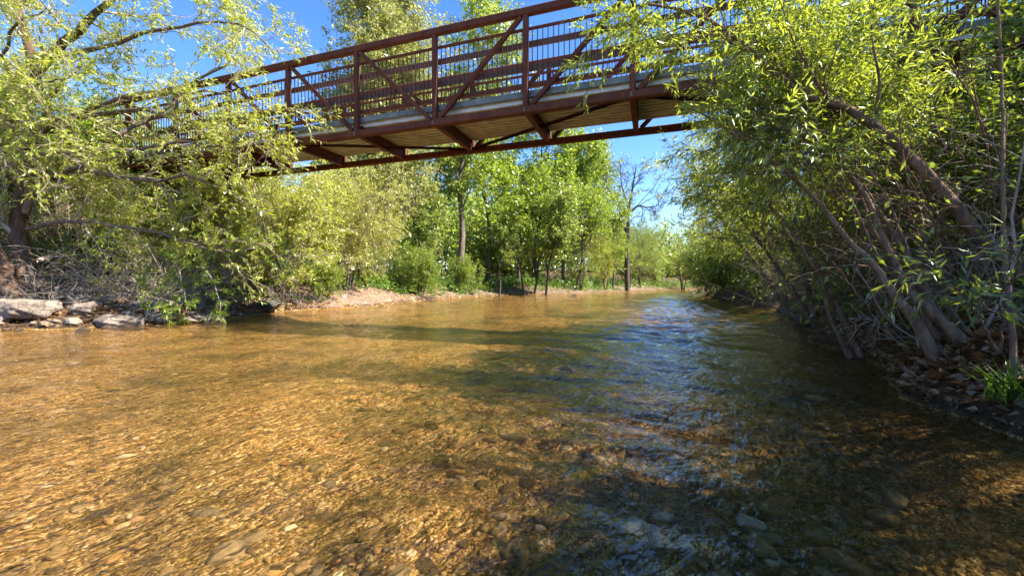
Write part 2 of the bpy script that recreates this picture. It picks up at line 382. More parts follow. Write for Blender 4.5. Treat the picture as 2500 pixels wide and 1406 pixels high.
# ------------------------------------------------------------------ stones
def icosphere(sub):
    t = (1 + 5 ** .5) / 2
    v = [(-1, t, 0), (1, t, 0), (-1, -t, 0), (1, -t, 0), (0, -1, t), (0, 1, t), (0, -1, -t), (0, 1, -t), (t, 0, -1), (t, 0, 1), (-t, 0, -1), (-t, 0, 1)]
    f = [(0, 11, 5), (0, 5, 1), (0, 1, 7), (0, 7, 10), (0, 10, 11), (1, 5, 9), (5, 11, 4), (11, 10, 2), (10, 7, 6), (7, 1, 8), (3, 9, 4), (3, 4, 2), (3, 2, 6), (3, 6, 8), (3, 8, 9), (4, 9, 5), (2, 4, 11), (6, 2, 10), (8, 6, 7), (9, 8, 1)]
    v = [np.array(p, float) / np.linalg.norm(p) for p in v]
    for _ in range(sub):
        mid = {}; nf = []
        def m(a, b):
            k = (min(a, b), max(a, b))
            if k not in mid:
                p = v[a] + v[b]; v.append(p / np.linalg.norm(p)); mid[k] = len(v) - 1
            return mid[k]
        for a, b, c in f:
            x, y, z = m(a, b), m(b, c), m(c, a); nf += [(a, x, z), (b, y, x), (c, z, y), (x, y, z)]
        f = nf
    return np.array(v), np.array(f)
ICO1 = icosphere(1); ICO3 = icosphere(3); ICO4 = icosphere(4)
def rock_shape(ico, rng, cuts=9, lo=.55, hi=.9, rough=.05):
    p = ico[0].copy()
    for _ in range(cuts):
        n = norm(rng.normal(size=3)); c = rng.uniform(lo, hi)
        p -= np.maximum(0, p @ n - c)[:, None] * n
    q = rng.uniform(0, 50)
    p *= 1 + rough * (fbm(p[:, 0] * 2.2 + q, p[:, 1] * 2.2 + p[:, 2] * 1.7, 4, 80) )[:, None]
    return p
rng = np.random.default_rng(5)
NS = 3300
sy = 1.2 * np.exp(rng.uniform(0, np.log(14), NS)); sx = rng.uniform(-1.28, 1.0, NS) * sy
sz, _, ssd = terrain(sx, sy, True)
ok = ssd > .25; sx, sy, sz = sx[ok], sy[ok], sz[ok]; NS = len(sx)
ssize = np.clip(rng.lognormal(math.log(.026), .55, NS), .012, .085) * (1 + .35 * np.clip(sx / 3, -1, 1))
srnd = rng.random(NS)
big_n = 44; bxs = rng.uniform(-1.3, 1.7, big_n); bys = rng.uniform(1.5, 3.6, big_n)      # the few larger cobbles in front
sx = np.r_[sx, bxs]; sy = np.r_[sy, bys]; sz = np.r_[sz, terrain(bxs, bys)]; ssize = np.r_[ssize, rng.uniform(.06, .125, big_n)]; srnd = np.r_[srnd, rng.random(big_n)]
order = np.argsort(-ssize / sy)
stone_meshes = []
for i in range(24):
    p = rock_shape(ICO1, rng, 10, .45, .85, .08) * np.array([1.15, rng.uniform(.6, .95), rng.uniform(.3, .5)])
    stone_meshes.append((p, make_mesh('stone', p, ICO1[1], M['stone'], True, rnd=np.full(len(p), (i + .5) / 24 if i < 23 else .99))))
for k in order[:300]:
    o = link('stone', stone_meshes[min(23, int(srnd[k] * 24))][1], ground)
    s = ssize[k]; o.scale = (s, s, s); o.rotation_euler = (rng.normal() * .2, rng.normal() * .2, rng.uniform(0, 6.28))
    o.location = (sx[k], sy[k], sz[k] - .10 * s)
def scatter_mesh(shapes, faces, idx, pos, size, ang, rv):
    V, Fc, Rn = [], [], []; off = 0
    for j in range(len(pos)):
        p = shapes[idx[j]] * size[j]; c, s = math.cos(ang[j]), math.sin(ang[j])
        V.append(np.c_[p[:, 0] * c - p[:, 1] * s, p[:, 0] * s + p[:, 1] * c, p[:, 2]] + pos[j]); Fc.append(faces + off); off += len(p)
        Rn.append(np.full(len(p), rv[j]))
    return np.vstack(V), np.vstack(Fc), np.concatenate(Rn)
rest = order[300:]
V, Fc, Rn = scatter_mesh([s[0] for s in stone_meshes], ICO1[1], rng.integers(0, 24, len(rest)), np.c_[sx, sy, sz - .1 * ssize][rest], ssize[rest], rng.uniform(0, 6.28, len(rest)), srnd[rest])
tag(link('gravel', make_mesh('gravel', V, Fc, M['stone'], True, rnd=Rn), ground), kind='stuff')

# ------------------------------------------------------------------ the footbridge
bridge = empty('footbridge', (BO[0], BO[1], BZ), TH)
tag(bridge, 'rust brown steel truss footbridge with picket railings spanning the river', 'bridge')
def bx(name, p0, p1, w, h, mat, parent, up=(0, 0, 1), shape='box'):
    """a bar from p0 to p1, w across, h along 'up'; I = flanged beam"""
    p0 = np.array(p0, float); p1 = np.array(p1, float); d = norm(p1 - p0); up = np.array(up, float)
    side = norm(np.cross(d, up)); upv = np.cross(side, d)
    if shape == 'box':
        b = min(w, h) * .12; a, c = w / 2, h / 2
        prof = [(-a + b, -c), (a - b, -c), (a, -c + b), (a, c - b), (a - b, c), (-a + b, c), (-a, c - b), (-a, -c + b)]
    elif shape == 'I':
        t = .014; a, c = w / 2, h / 2
        prof = [(-a, -c), (a, -c), (a, -c + t), (t / 2, -c + t), (t / 2, c - t), (a, c - t), (a, c), (-a, c), (-a, c - t), (-t / 2, c - t), (-t / 2, -c + t), (-a, -c + t)]
    elif shape == 'L':
        t = .012; a, c = w / 2, h / 2
        prof = [(-a, -c), (a, -c), (a, -c + t), (-a + t, -c + t), (-a + t, c), (-a, c)]
    n = len(prof)
    V = [p0 + side * x + upv * y for x, y in prof] + [p1 + side * x + upv * y for x, y in prof]
    me = bpy.data.meshes.new(name)
    me.from_pydata([tuple(v) for v in V], [], [[i, (i + 1) % n, n + (i + 1) % n, n + i] for i in range(n)] + [list(range(n))[::-1], list(range(n, 2 * n))])
    me.materials.append(mat); me.update()
    return link(name, me, parent)
CT = M['corten']; HALF = 6 * BL; POSTS = {}
for nn, sgn in ((0, 1), (BW, -1)):
    bx('top_chord', (-HALF - .075, nn, BH - .07), (HALF + .075, nn, BH - .07), .13, .14, CT, bridge)
    bx('bottom_chord', (-HALF - .075, nn, .07), (HALF + .075, nn, .07), .13, .14, CT, bridge)
    for i in range(-6, 7):
        POSTS[nn > 0, i] = bx('post', (i * BL, nn, .14), (i * BL, nn, BH - .14), .10, .11, CT, bridge, up=(0, 1, 0))
    for i in range(-6, 6):
        a, b = (i, i + 1) if i < 0 else (i + 1, i)
        d = 1 if a < b else -1
        bx('diagonal', (a * BL + d * .10, nn, BH - .15), (b * BL - d * .10, nn, .15), .085, .085, CT, bridge, up=(0, 1, 0))
    q = nn + sgn * .085                                      # the picket railing on the truss's inner face
    for i in range(-6, 6):
        s0, s1 = i * BL, (i + 1) * BL
        bx('picket_rail', (s0 + .003, q, BH - .345), (s1 - .003, q, BH - .345), .045, .05, CT, bridge)
        bx('picket_rail', (s0 + .003, q, .575), (s1 - .003, q, .575), .06, .085, CT, bridge)
    q2 = nn + sgn * .125
    for zc in (BH - .62, BH - 1.08):
        for i in range(-6, 6, 2):
            bx('rub_rail', (i * BL + .01, q2, zc), ((i + 2) * BL - .01, q2, zc), .035, .12, M['rail'], bridge)
# pickets: near railing one by one (the largest in view), the far railing as one part
pk = bx('picket', (0, 0, .62), (0, 0, BH - .37), .016, .016, CT, bridge, up=(0, 1, 0)); first = True
farV, farF = [], []; pv = np.array([v.co[:] for v in pk.data.vertices]); pf = [list(p.vertices) for p in pk.data.polygons]
pf = np.array([f for f in pf if len(f) == 4])
cnt = 0
for nn, sgn in ((0, 1), (BW, -1)):
    for i in range(-6, 6):
        for j in range(18):
            s = i * BL + BL * (j + .5 + .5) / 19
            if nn == 0 and cnt < 216:
                if cnt == 0: pk.location = (s, .085, 0)
                else:
                    c = pk.copy(); COL.objects.link(c); c.parent = bridge; c.location = (s, .085, 0)
                cnt += 1
            else:
                farV.append(pv + np.array([s, nn + sgn * .085, 0])); farF.append(pf + (len(farV) - 1) * len(pv))
tag(link('picket_row', make_mesh('picket_row', np.vstack(farV), np.vstack(farF), CT, False), bridge), kind='stuff')
# floor beams and sway bracing
for i in range(-6, 7):
    bx('floor_beam', (i * BL, .075, .155), (i * BL, BW - .075, .155), .11, .25, CT, bridge, shape='I')
for i in (-4, -2, 0, 2, 4):
    a = 0 if i % 4 else 1
    n0, n1 = (BW - .1, .1) if a else (.1, BW - .1)
    for d in (-2, 2):
        bx('brace', (i * BL + (.07 if d > 0 else -.07), n0, .085), ((i + d) * BL - (.07 if d > 0 else -.07), n1, .085), .07, .05, CT, bridge, shape='box')
# corrugated pan, concrete slab, galvanised edge, bolts
def pan_profile():
    pr = []; pitch = .152; n = 11; y0 = .09
    for k in range(n):
        y = y0 + k * pitch
        pr += [(y, .345), (y + .062, .345), (y + .075, .275), (y + .139, .275)]
    pr.append((y0 + n * pitch, .345)); return pr
pr = pan_profile(); V = []; nP = len(pr)
for s in (-HALF - .3, HALF + .3): V += [(s, y, z) for y, z in pr]
link('deck_pan', make_mesh('deck_pan', V, np.array([[i, i + 1, nP + i + 1, nP + i] for i in range(nP - 1)]), M['pan'], False), bridge)
bx('deck_slab', (-HALF - .3, BW / 2, .415), (HALF + .3, BW / 2, .415), BW - .19, .13, M['concrete'], bridge)
for nn in (.082, BW - .082):
    for i in range(-6, 6, 2):
        bx('edge_angle', (i * BL + .004, nn, .415), ((i + 2) * BL - .004, nn, .415), .012, .12, M['galv'], bridge)
for nn in (-.056, BW + .056):
    for i in range(-6, 7):
        for zz in (.05, .09): bx('bolt', (i * BL - .02, nn - .012, zz), (i * BL - .02, nn + .012, zz), .03, .03, M['galv'], POSTS[nn > 0, i])
def abutment(sg, label):
    e = empty('abutment', (*(BO + BS * sg * (HALF + .55) + BN * BW / 2), 0), TH); tag(e, label, 'abutment', 'concrete bridge abutments')
    z0 = tz(e.location.x, e.location.y) - 2.5
    bx('seat_block', (0, -1.5, (z0 + BZ - .02) / 2), (0, 1.5, (z0 + BZ - .02) / 2), 1.1, BZ - .02 - z0, M['concrete'], e)
    bx('back_wall', (sg * .7, -1.5, BZ - .3), (sg * .7, 1.5, BZ - .3), .28, 1.5, M['concrete'], e)
    for s in (-1, 1): bx('wing_wall', (sg * .85, s * 1.62, BZ - .4), (sg * 3.0, s * 2.1, BZ - .4), .22, 1.6, M['concrete'], e)
abutment(-1, 'grey concrete abutment under the left end of the footbridge')
abutment(1, 'grey concrete abutment under the right end of the footbridge')

# ------------------------------------------------------------------ boulders on the left bank
def boulder(px, py, Y, w, h, dpt, seed, label, mat='rock', rz=0.0, sink=.25, ico=ICO4):
    r = np.random.default_rng(seed)
    p = rock_shape(ico, r, 11, .5, .88, .10) * np.array([w / 2, dpt / 2, h / 2]) / .8
    me = make_mesh('boulder', p, ico[1], M[mat], True)
    c = at(px, py, Y)
    o = link('boulder', me); o.location = (c[0], c[1], tz(c[0], c[1]) + h * (.5 - sink)); o.rotation_euler = (0, 0, rz)
    tag(o, label, 'boulder', 'boulders along the left waterline')
boulder(62, 792, 8.5, 1.2, .52, 1.0, 1, 'largest pale cracked boulder, at the left edge beside the tree trunk', rz=.1)
boulder(205, 785, 8.6, .42, .30, .4, 2, 'small angular boulder just right of the largest pale boulder')
boulder(305, 795, 8.6, .95, .34, .6, 3, 'long low dark sided boulder lying in the water edge', rz=-.1)
boulder(455, 790, 9.2, .5, .24, .5, 4, 'low white boulder at the waterline under the drooping green sprays')
boulder(515, 782, 9.6, .48, .24, .5, 9, 'flat topped white boulder beside the rightmost drooping spray')
boulder(652, 757, 12.3, .75, .36, .6, 5, 'dark boulder in the shade where the bridge shadow meets the bank', 'rock_shaded')
boulder(195, 722, 9.9, .55, .5, .5, 6, 'upright tan boulder behind the small angular one')
boulder(262, 705, 10.4, .8, .42, .6, 7, 'weathered boulder half buried up the left bank')
boulder(380, 755, 10.2, .95, .34, .6, 8, 'grey boulder in the litter behind the white boulders')
boulder(395, 735, 9.6, .4, .22, .35, 12, 'little grey boulder leaning on the bank below the brush')
boulder(1402, 712, 30.5, .45, .3, .4, 10, 'single pale boulder far off at the end of the gravel bar', sink=.1, ico=ICO3)

# ------------------------------------------------------------------ growing things
def spline(pts, k):
    p = np.array(pts, float); n = len(p); q = np.vstack([2 * p[0] - p[1], p, 2 * p[-1] - p[-2]])
    t = np.linspace(0, n - 1 - 1e-6, k); i = t.astype(int); f = (t - i)[:, None]
    a, b, c, d = q[i], q[i + 1], q[i + 2], q[i + 3]
    return .5 * (2 * b + (c - a) * f + (2 * a - 5 * b + 4 * c - d) * f ** 2 + (3 * b - a - 3 * c + d) * f ** 3)
def stem(pts, r0, r1, k=14, rng=None, wob=0.0, pw=1.0):
    P = spline(pts, k)
    if rng is not None and wob:
        w = rng.normal(size=(k, 3)) * wob; w[0] = 0; P = P + w
    t = np.linspace(0, 1, k)
    return P[None], (r0 + (r1 - r0) * t ** pw)[None]
def cat(*prs):
    k = max(p[0].shape[1] for p in prs); Ps, Rs = [], []
    for P, R in prs:
        if P.shape[1] != k:
            t = np.linspace(0, P.shape[1] - 1.0001, k); i = t.astype(int); f = t - i
            P = P[:, i] * (1 - f)[None, :, None] + P[:, i + 1] * f[None, :, None]; R = R[:, i] * (1 - f) + R[:, i + 1] * f
        Ps.append(P); Rs.append(R)
    return np.concatenate(Ps), np.concatenate(Rs)
def spawn(rng, PR, m, t0, t1, ang, L, k=5, wig=.15, up=(0, 0, 0), ratio=.55, rmin=.0025, fall=.5, Lsd=.25, asd=10, bias=None):
    P, R = PR; n, kp = P.shape[:2]
    idx = np.repeat(np.arange(n), m)
    t = t0 + (t1 - t0) * ((np.tile(np.arange(m), n) + rng.random(n * m)) / m)
    f = t * (kp - 1); i = np.clip(f.astype(int), 0, kp - 2); a = (f - i)[:, None]
    pos = P[idx, i] * (1 - a) + P[idx, i + 1] * a; tan = norm(P[idx, i + 1] - P[idx, i])
    r = R[idx, i] * (1 - a[:, 0]) + R[idx, i + 1] * a[:, 0]
    rv = rng.normal(size=pos.shape)
    if bias is not None: rv = rv + np.array(bias)
    perp = norm(rv - (rv * tan).sum(1, keepdims=True) * tan)
    th = np.radians(ang + asd * rng.normal(size=len(pos)))[:, None]
    d = norm(tan * np.cos(th) + perp * np.sin(th))
    ln = L * (1 - fall * t) * np.clip(1 + Lsd * rng.normal(size=len(pos)), .3, 2)
    st = (ln / (k - 1))[:, None]; up = np.array(up, float)
    out = [pos]
    for j in range(k - 1):
        pos = pos + d * st; out.append(pos)
        d = norm(d + wig * rng.normal(size=d.shape) + up)
    Pn = np.stack(out, 1); r0 = np.maximum(r * ratio, rmin)
    Rn = r0[:, None] + (rmin * .6 - r0[:, None]) * np.linspace(0, 1, k)[None] ** .8
    return Pn, np.maximum(Rn, rmin * .5)
def tubes(PR, sides, rough=0.0, flare=0.0):
    P, R = PR; n, k = P.shape[:2]
    if flare: R = R * (1 + flare * np.exp(-np.linspace(0, 1, k) * 22))[None]
    T = np.empty_like(P); T[:, 1:-1] = P[:, 2:] - P[:, :-2]; T[:, 0] = P[:, 1] - P[:, 0]; T[:, -1] = P[:, -1] - P[:, -2]; T = norm(T)
    D = norm(P[:, -1] - P[:, 0]); ref = np.where(np.abs(D[:, 2:3]) < .8, np.array([[0, 0, 1.]]), np.array([[1., 0, 0]]))
    ref = ref[:, None, :]; A = norm(ref - (ref * T).sum(-1, keepdims=True) * T); B = np.cross(T, A)
    an = np.arange(sides) * 2 * np.pi / sides
    RR = R[:, :, None, None]
    if rough: RR = RR * (1 + rough * np.random.default_rng(k * sides).normal(size=(n, k, sides, 1)))
    V = P[:, :, None] + RR * (np.cos(an)[None, None, :, None] * A[:, :, None] + np.sin(an)[None, None, :, None] * B[:, :, None])
    base = (np.arange(n)[:, None, None] * k + np.arange(k - 1)[None, :, None]) * sides; j = np.arange(sides)[None, None]
    j2 = (j + 1) % sides
    q = np.stack([base + j, base + j2, base + sides + j2, base + sides + j], -1).reshape(-1, 4)
    return V.reshape(-1, 3), q
def join(*ms):
    V, Q, off = [], [], 0
    for v, q in ms: V.append(v); Q.append(q + off); off += len(v)
    return np.vstack(V), np.vstack(Q)
KITE = (np.array([(0, 0, 0), (.42, -.5, .10), (.42, .5, .10), (1, 0, -.06)]), np.array([(0, 1, 3), (0, 3, 2)]))
BLADE = (np.array([(0, 0, 0), (.38, -.46, .10), (.38, .46, .10), (.5, 0, -.02), (1, 0, -.12)]), np.array([(0, 1, 3), (0, 3, 2), (1, 4, 3), (3, 4, 2)]))
def leaf_frames(rng, PR, m, t0, t1, size, fwd=.7, side=.8, droop=.25, nup=.7):
    P, R = PR; n, kp = P.shape[:2]
    idx = np.repeat(np.arange(n), m)
    t = t0 + (t1 - t0) * ((np.tile(np.arange(m), n) + rng.random(n * m)) / m)
    f = np.clip(t, 0, .9999) * (kp - 1); i = np.clip(f.astype(int), 0, kp - 2); a = (f - i)[:, None]
    pos = P[idx, i] * (1 - a) + P[idx, i + 1] * a; tan = norm(P[idx, i + 1] - P[idx, i])
    rv = rng.normal(size=pos.shape); perp = norm(rv - (rv * tan).sum(1, keepdims=True) * tan)
    d = norm(tan * fwd + perp * side + np.array([0, 0, -droop]) + .25 * rng.normal(size=pos.shape))
    nn = rng.normal(size=pos.shape) * .55 + np.array([0, 0, nup]); nn = norm(nn - (nn * d).sum(1, keepdims=True) * d)
    s = size * np.clip(1 + .28 * rng.normal(size=len(pos)), .45, 1.7)
    tw = rng.random(n)[idx]
    r = np.clip(.55 * rng.random(len(pos)) + .45 * tw, 0, 1)
    return pos, d, nn, s, r
def leaf_mesh(frames, shape, width):
    pos, d, nn, s, r = frames; b = np.cross(nn, d)
    T = shape[0]; q = np.random.default_rng(len(pos)); width = width * q.uniform(.7, 1.3, len(pos))[:, None, None]; curl = q.normal(size=len(pos))[:, None, None] * .22
    V = pos[:, None] + s[:, None, None] * (T[None, :, 0, None] * d[:, None] + width * T[None, :, 1, None] * b[:, None] + (width * T[None, :, 2, None] + curl * T[None, :, 0, None] ** 2) * nn[:, None])
    Fc = shape[1][None] + (np.arange(len(pos)) * len(T))[:, None, None]
    return V.reshape(-1, 3), Fc.reshape(-1, 3), np.repeat(r, len(T))
def sub(fr, mask): return tuple(a[mask] for a in fr)
def catf(*frs): return tuple(np.concatenate(a) for a in zip(*frs))

def plant(name, label, cat_, group=None, base=(0, 0, 0)):
    e = empty(name, tuple(base)); tag(e, label, cat_, group); return e
def part(name, vq, mat, parent, rel=None, rnd=None, stuff=False, smooth=True):
    v, q = vq
    if rel is not None: v = v - np.asarray(rel)[None]
    o = link(name, make_mesh(name, v, q, M[mat], smooth, rnd=rnd), parent)
    if stuff: o['kind'] = 'stuff'
    return o
def foliage(frames, mat, parent, base, width, shape=KITE, name='foliage'):
    v, f, r = leaf_mesh(frames, shape, width)
    return part(name, (v, f), mat, parent, base, rnd=r, stuff=True)
LEAF_BANK = {}
def single_leaves(frames, mat, parent, base, width, name='leaf'):
    """leaves one can pick apart: each an object, the mesh shared between alike ones"""
    key = (mat, width)
    if key not in LEAF_BANK:
        LEAF_BANK[key] = []
        for i in range(8):
            T = BLADE[0] * np.array([1, width, width * 1.2])
            LEAF_BANK[key].append(make_mesh('leaf', T, BLADE[1], M[mat], True, rnd=np.full(len(T), (i + .5) / 8)))
    pos, d, nn, s, r = frames
    for j in range(len(pos)):
        b = np.cross(nn[j], d[j])
        o = link(name, LEAF_BANK[key][min(7, int(r[j] * 8))], parent)
        mt = Matrix(((d[j][0], b[0], nn[j][0], 0), (d[j][1], b[1], nn[j][1], 0), (d[j][2], b[2], nn[j][2], 0), (0, 0, 0, 1)))
        o.matrix_basis = Matrix.Translation(pos[j] - base) @ mt @ Matrix.Scale(s[j], 4)
def screen_size(fr):
    p = fr[0]; y = np.maximum(p[:, 1], .3); x = p[:, 0] / y; z = (p[:, 2] - CAM_H) / y
    vis = (p[:, 1] > .6) & (np.abs(x) < 1.25) & (z < .69) & (z > -.71)
    return np.where(vis, fr[3] / y, 0)

# --- right bank: the big leaning willow and its neighbours
rng = np.random.default_rng(21)
def willow(label, stems, nb, seed, leafsize=.085, single=0, tw=5, lv=9, bl=1.15, mat='leaf_willow', group=None, t0=.35, up1=(0, 0, .05), twig='twig_dark', shape=KITE, bl2=.55, bias=None):
    r = np.random.default_rng(seed); base = np.array(stems[0][0][0], float)
    e = plant('willow_tree', label, 'tree', group, base)
    S = []
    for pts, r0, r1 in stems:
        s = stem(pts, r0, r1, 30, r, .0035, .8); S.append(s)
        part('trunk', tubes(s, 10, .06, .22), 'bark_willow', e, base)
    A = cat(*S)
    B = spawn(r, A, nb, t0, 1.0, 42, bl, 7, .13, up1, .5, .004, .25, .3, 12, bias)
    C = spawn(r, B, 7, .15, 1.0, 45, bl2, 5, .14, (0, 0, .02), .55, .0028, .3, .3, 12)
    D = spawn(r, C, tw, .15, 1.0, 40, .26, 3, .12, (0, 0, -.03), .6, .0018, .2, .3, 12)
    part('branches', tubes(B, 6), 'bark_willow', e, base, stuff=True)
    part('twigs', join(tubes(C, 4), tubes(D, 3)), twig, e, base, stuff=True)
    fr = catf(leaf_frames(r, D, lv, .1, 1, leafsize, .9, .5, .5), leaf_frames(r, C, 4, .4, 1, leafsize, .9, .5, .5))
    if single:
        ss = screen_size(fr); top = np.argsort(-ss)[:single]; mk = np.zeros(len(ss), bool); mk[top] = True
        single_leaves(sub(fr, mk), mat, e, base, .20); fr = sub(fr, ~mk)
    foliage(fr, mat, e, base, .20, shape)
    return e
willow('big willow with one thick trunk arching left across the right side',
       [([at(2560, 740, 3.3), at(2480, 655, 3.35), at(2400, 585, 3.4), at(2300, 470, 3.45), at(2180, 348, 3.5), at(2060, 266, 3.6), at(1960, 236, 3.7), at(1880, 175, 3.8), at(1790, 95, 3.9), at(1690, 40, 4.0), at(1580, 15, 4.1)], .062, .012)],
       28, 31, .08, single=160, tw=5, lv=10, bl=1.2, up1=(0, 0, .10), shape=BLADE, bias=(.2, .9, .9), t0=.38)
willow('many stemmed willow leaning over the water from the leaf covered bank',
       [([at(2300, 905, 3.15), at(2240, 790, 3.2), at(2198, 739, 3.25), at(2150, 671, 3.35), at(2112, 624, 3.4), at(2061, 577, 3.5), at(1997, 495, 3.6), at(1860, 368, 3.8), at(1770, 315, 3.9), at(1690, 270, 4.0)], .043, .007),
        ([at(2370, 850, 3.1), at(2290, 775, 3.2), at(2219, 713, 3.3), at(2189, 649, 3.4), at(2155, 585, 3.5), at(2124, 500, 3.6), at(2060, 410, 3.7), at(1990, 300, 3.8), at(1900, 180, 3.9)], .045, .007),
        ([at(2345, 850, 3.2), at(2270, 740, 3.35), at(2200, 600, 3.5), at(2110, 480, 3.7), at(2010, 380, 3.9), at(1900, 300, 4.1)], .035, .006),
        ([at(2290, 830, 3.3), at(2230, 700, 3.5), at(2130, 560, 3.7), at(2090, 420, 3.9), at(2080, 260, 4.1)], .025, .005)]
       + [([at(2310 + a, 850 + b, 3.25), at(2240 + a, 730, 3.3 + c), at(2170 + 1.2 * a, 600 + b, 3.35 + c), at(m, 460, 3.5 + c), at(m - 90, 350 + b, 3.6 + c), at(m - 210, 260 + b, 3.7 + c)], q, .004)
          for a, b, c, m, q in ((-30, 10, .1, 2060, .016), (20, -10, .25, 2110, .014), (40, 20, .05, 2150, .018), (-10, 0, .4, 2030, .013), (60, -20, .35, 2190, .015), (10, 15, .55, 2090, .012), (75, 0, .2, 2230, .016))],
       6, 32, .07, single=120, tw=4, lv=9, bl=.8, t0=.62, shape=BLADE, bias=(-.2, .6, .5))
willow('slender pair of leaning willow trunks rising from the water edge beyond the leafy bank',
       [([at(2078, 872, 4.9), at(2050, 820, 4.95), at(2027, 773, 5.0), at(2005, 679, 5.1), at(1963, 615, 5.2), at(1933, 521, 5.4), at(1880, 420, 5.6), at(1800, 330, 5.8)], .035, .007),
        ([at(2101, 872, 4.9), at(2065, 790, 5.0), at(2027, 713, 5.1), at(1990, 640, 5.2), at(1930, 560, 5.4), at(1850, 480, 5.6), at(1760, 420, 5.8)], .045, .007)],
       10, 33, .075, tw=5, lv=8, bl=.9, t0=.58, bias=(0, .5, .6))
willow('thin willow with an arching dark trunk behind the big willow',
       [([at(2440, 640, 4.6), at(2380, 480, 4.6), at(2300, 360, 4.65), at(2240, 256, 4.7), at(2180, 204, 4.8), at(2080, 185, 4.9), at(1950, 150, 5.1)], .04, .008)],
       22, 34, .08, tw=5, lv=10, bl=1.1, up1=(0, 0, .12), bias=(.2, .5, .8))
willow('straight thin sapling standing at the right edge of the photo',
       [([at(2483, 955, 2.65), at(2470, 800, 2.7), at(2454, 645, 2.75), at(2445, 450, 2.85), at(2440, 230, 3.0), at(2420, -60, 3.2), at(2400, -300, 3.3)], .02, .006)],
       5, 35, .075, tw=4, lv=7, bl=.5, t0=.68)
# trees further along the right bank
def S(*pts): return [at(*p) for p in pts]
willow('dark leafed willow hanging low over the water past the paired trunks',
       [(S((1990, 800, 8.0), (1930, 700, 8.2), (1860, 600, 8.5), (1780, 500, 8.8), (1720, 420, 9.2)), .06, .01),
        (S((1995, 800, 8.0), (1960, 660, 8.4), (1900, 540, 8.8), (1840, 450, 9.2), (1810, 380, 9.6)), .06, .01)],
       14, 41, .085, tw=5, lv=8, bl=1.1, mat='leaf_deep', bl2=.65)
willow('overhanging bank tree with fine twigs against the sky gap',
       [(S((1915, 745, 12.5), (1850, 650, 12.5), (1780, 560, 12.5), (1720, 470, 12.8), (1690, 400, 13)), .08, .012),
        (S((1920, 745, 12.6), (1880, 600, 13), (1820, 470, 13.5), (1800, 350, 14)), .08, .012)],
       20, 42, .10, tw=5, lv=8, bl=1.6, mat='leaf_bank', bl2=.8)
willow('small rounded tree at the bend of the right bank',
       [(S((1850, 725, 18), (1800, 650, 18), (1755, 570, 18.5), (1735, 500, 19)), .10, .012),
        (S((1855, 725, 18), (1840, 620, 18.5), (1820, 500, 19)), .09, .012)],
       20, 43, .13, tw=5, lv=8, bl=1.9, mat='leaf_bank', bl2=.9)

# --- tree and shrub shapes used for several individuals
def tree_shape(seed, h, r0, n1, L1, n2, L2, n3, L3, lv, leaf, width, t0=.25, ang=55, up1=.10, wob=.25, stems=1, lean=.1, bark='bark_grey', mat='leaf_round', fall=.55, droop=.35, twig='twig_dark'):
    r = np.random.default_rng(seed); ps = []
    A = []
    for q in range(stems):
        a = r.uniform(0, 6.28); dx, dy = math.cos(a) * lean * h, math.sin(a) * lean * h
        hh = h * (1 if q == 0 else r.uniform(.65, .95)); off = np.array([math.cos(a), math.sin(a), 0]) * (.02 * h if stems > 1 else 0)
        pts = [off + np.array([dx * t ** 1.3, dy * t ** 1.3, hh * t]) + np.array([*(r.normal(size=2) * wob * (t > 0)), 0]) for t in np.linspace(0, 1, 6)]
        pts[0][2] = -.25
        s = stem(pts, r0 * (1 if q == 0 else .75), .015, 16, None, 0, .85); A.append(s)
        ps.append(('trunk', tubes(s, 9), bark, None))
    A = cat(*A)
    B = spawn(r, A, n1, t0, 1.0, ang, L1, 7, .12, (0, 0, up1), .5, .008, fall, .25, 12)
    C = spawn(r, B, n2, .2, 1.0, 48, L2, 5, .14, (0, 0, .03), .5, .006, .35, .3, 14)
    ps.append(('limbs', join(tubes(B, 5), tubes(C, 3)), bark, None))
    last = C
    if n3:
        D = spawn(r, C, n3, .2, 1.0, 42, L3, 3, .15, (0, 0, -.04), .6, .004, .2, .3, 14)
        ps.append(('twigs', tubes(D, 3), twig, None)); last = D
    fr = leaf_frames(r, last, lv, .05, 1.05, leaf, .6, .9, droop, .55)
    # leaves stand off the twig a little so that the crown is not a set of lines
    fr = (fr[0] + r.normal(size=fr[0].shape) * leaf * .45, *fr[1:])
    v, f, rv = leaf_mesh(fr, KITE, width)
    ps.append(('foliage', (v, f), mat, rv))
    out = []
    for nm, vq, mt, rn in ps:
        out.append((nm, make_mesh(nm, vq[0], vq[1], M[mt], True, rnd=rn), nm != 'trunk'))
    return out
def place(shape, name, label, cat_, x, y, rz=0.0, sc=1.0, group=None, z=None, mat=None, scz=None):
    e = empty(name, (x, y, tz(x, y) if z is None else z), rz); tag(e, label, cat_, group)
    e.scale = (sc, sc, scz or sc)
    for nm, me, stf in shape:
        o = link(nm, me, e)
        if stf: o['kind'] = 'stuff'
        if mat and nm == 'foliage':
            o.material_slots[0].link = 'OBJECT'; o.material_slots[0].material = M[mat]
    return e
SH = {}
SH['tallA'] = tree_shape(101, 17, .24, 26, 4.6, 8, 1.9, 6, .9, 18, .15, .62, t0=.28)
SH['tallB'] = tree_shape(102, 13, .20, 24, 3.8, 8, 1.6, 6, .8, 17, .14, .62, t0=.38, lean=.12, mat='leaf_bright')
SH['tallC'] = tree_shape(103, 11, .17, 24, 3.2, 8, 1.4, 6, .7, 13, .13, .60, t0=.24, mat='leaf_deep')
SH['tallD'] = tree_shape(120, 15, .2, 22, 4.2, 8, 1.9, 5, 1.0, 16, .19, .7, t0=.3, ang=62, lean=.05, mat='leaf_bright', bark='bark_dark')
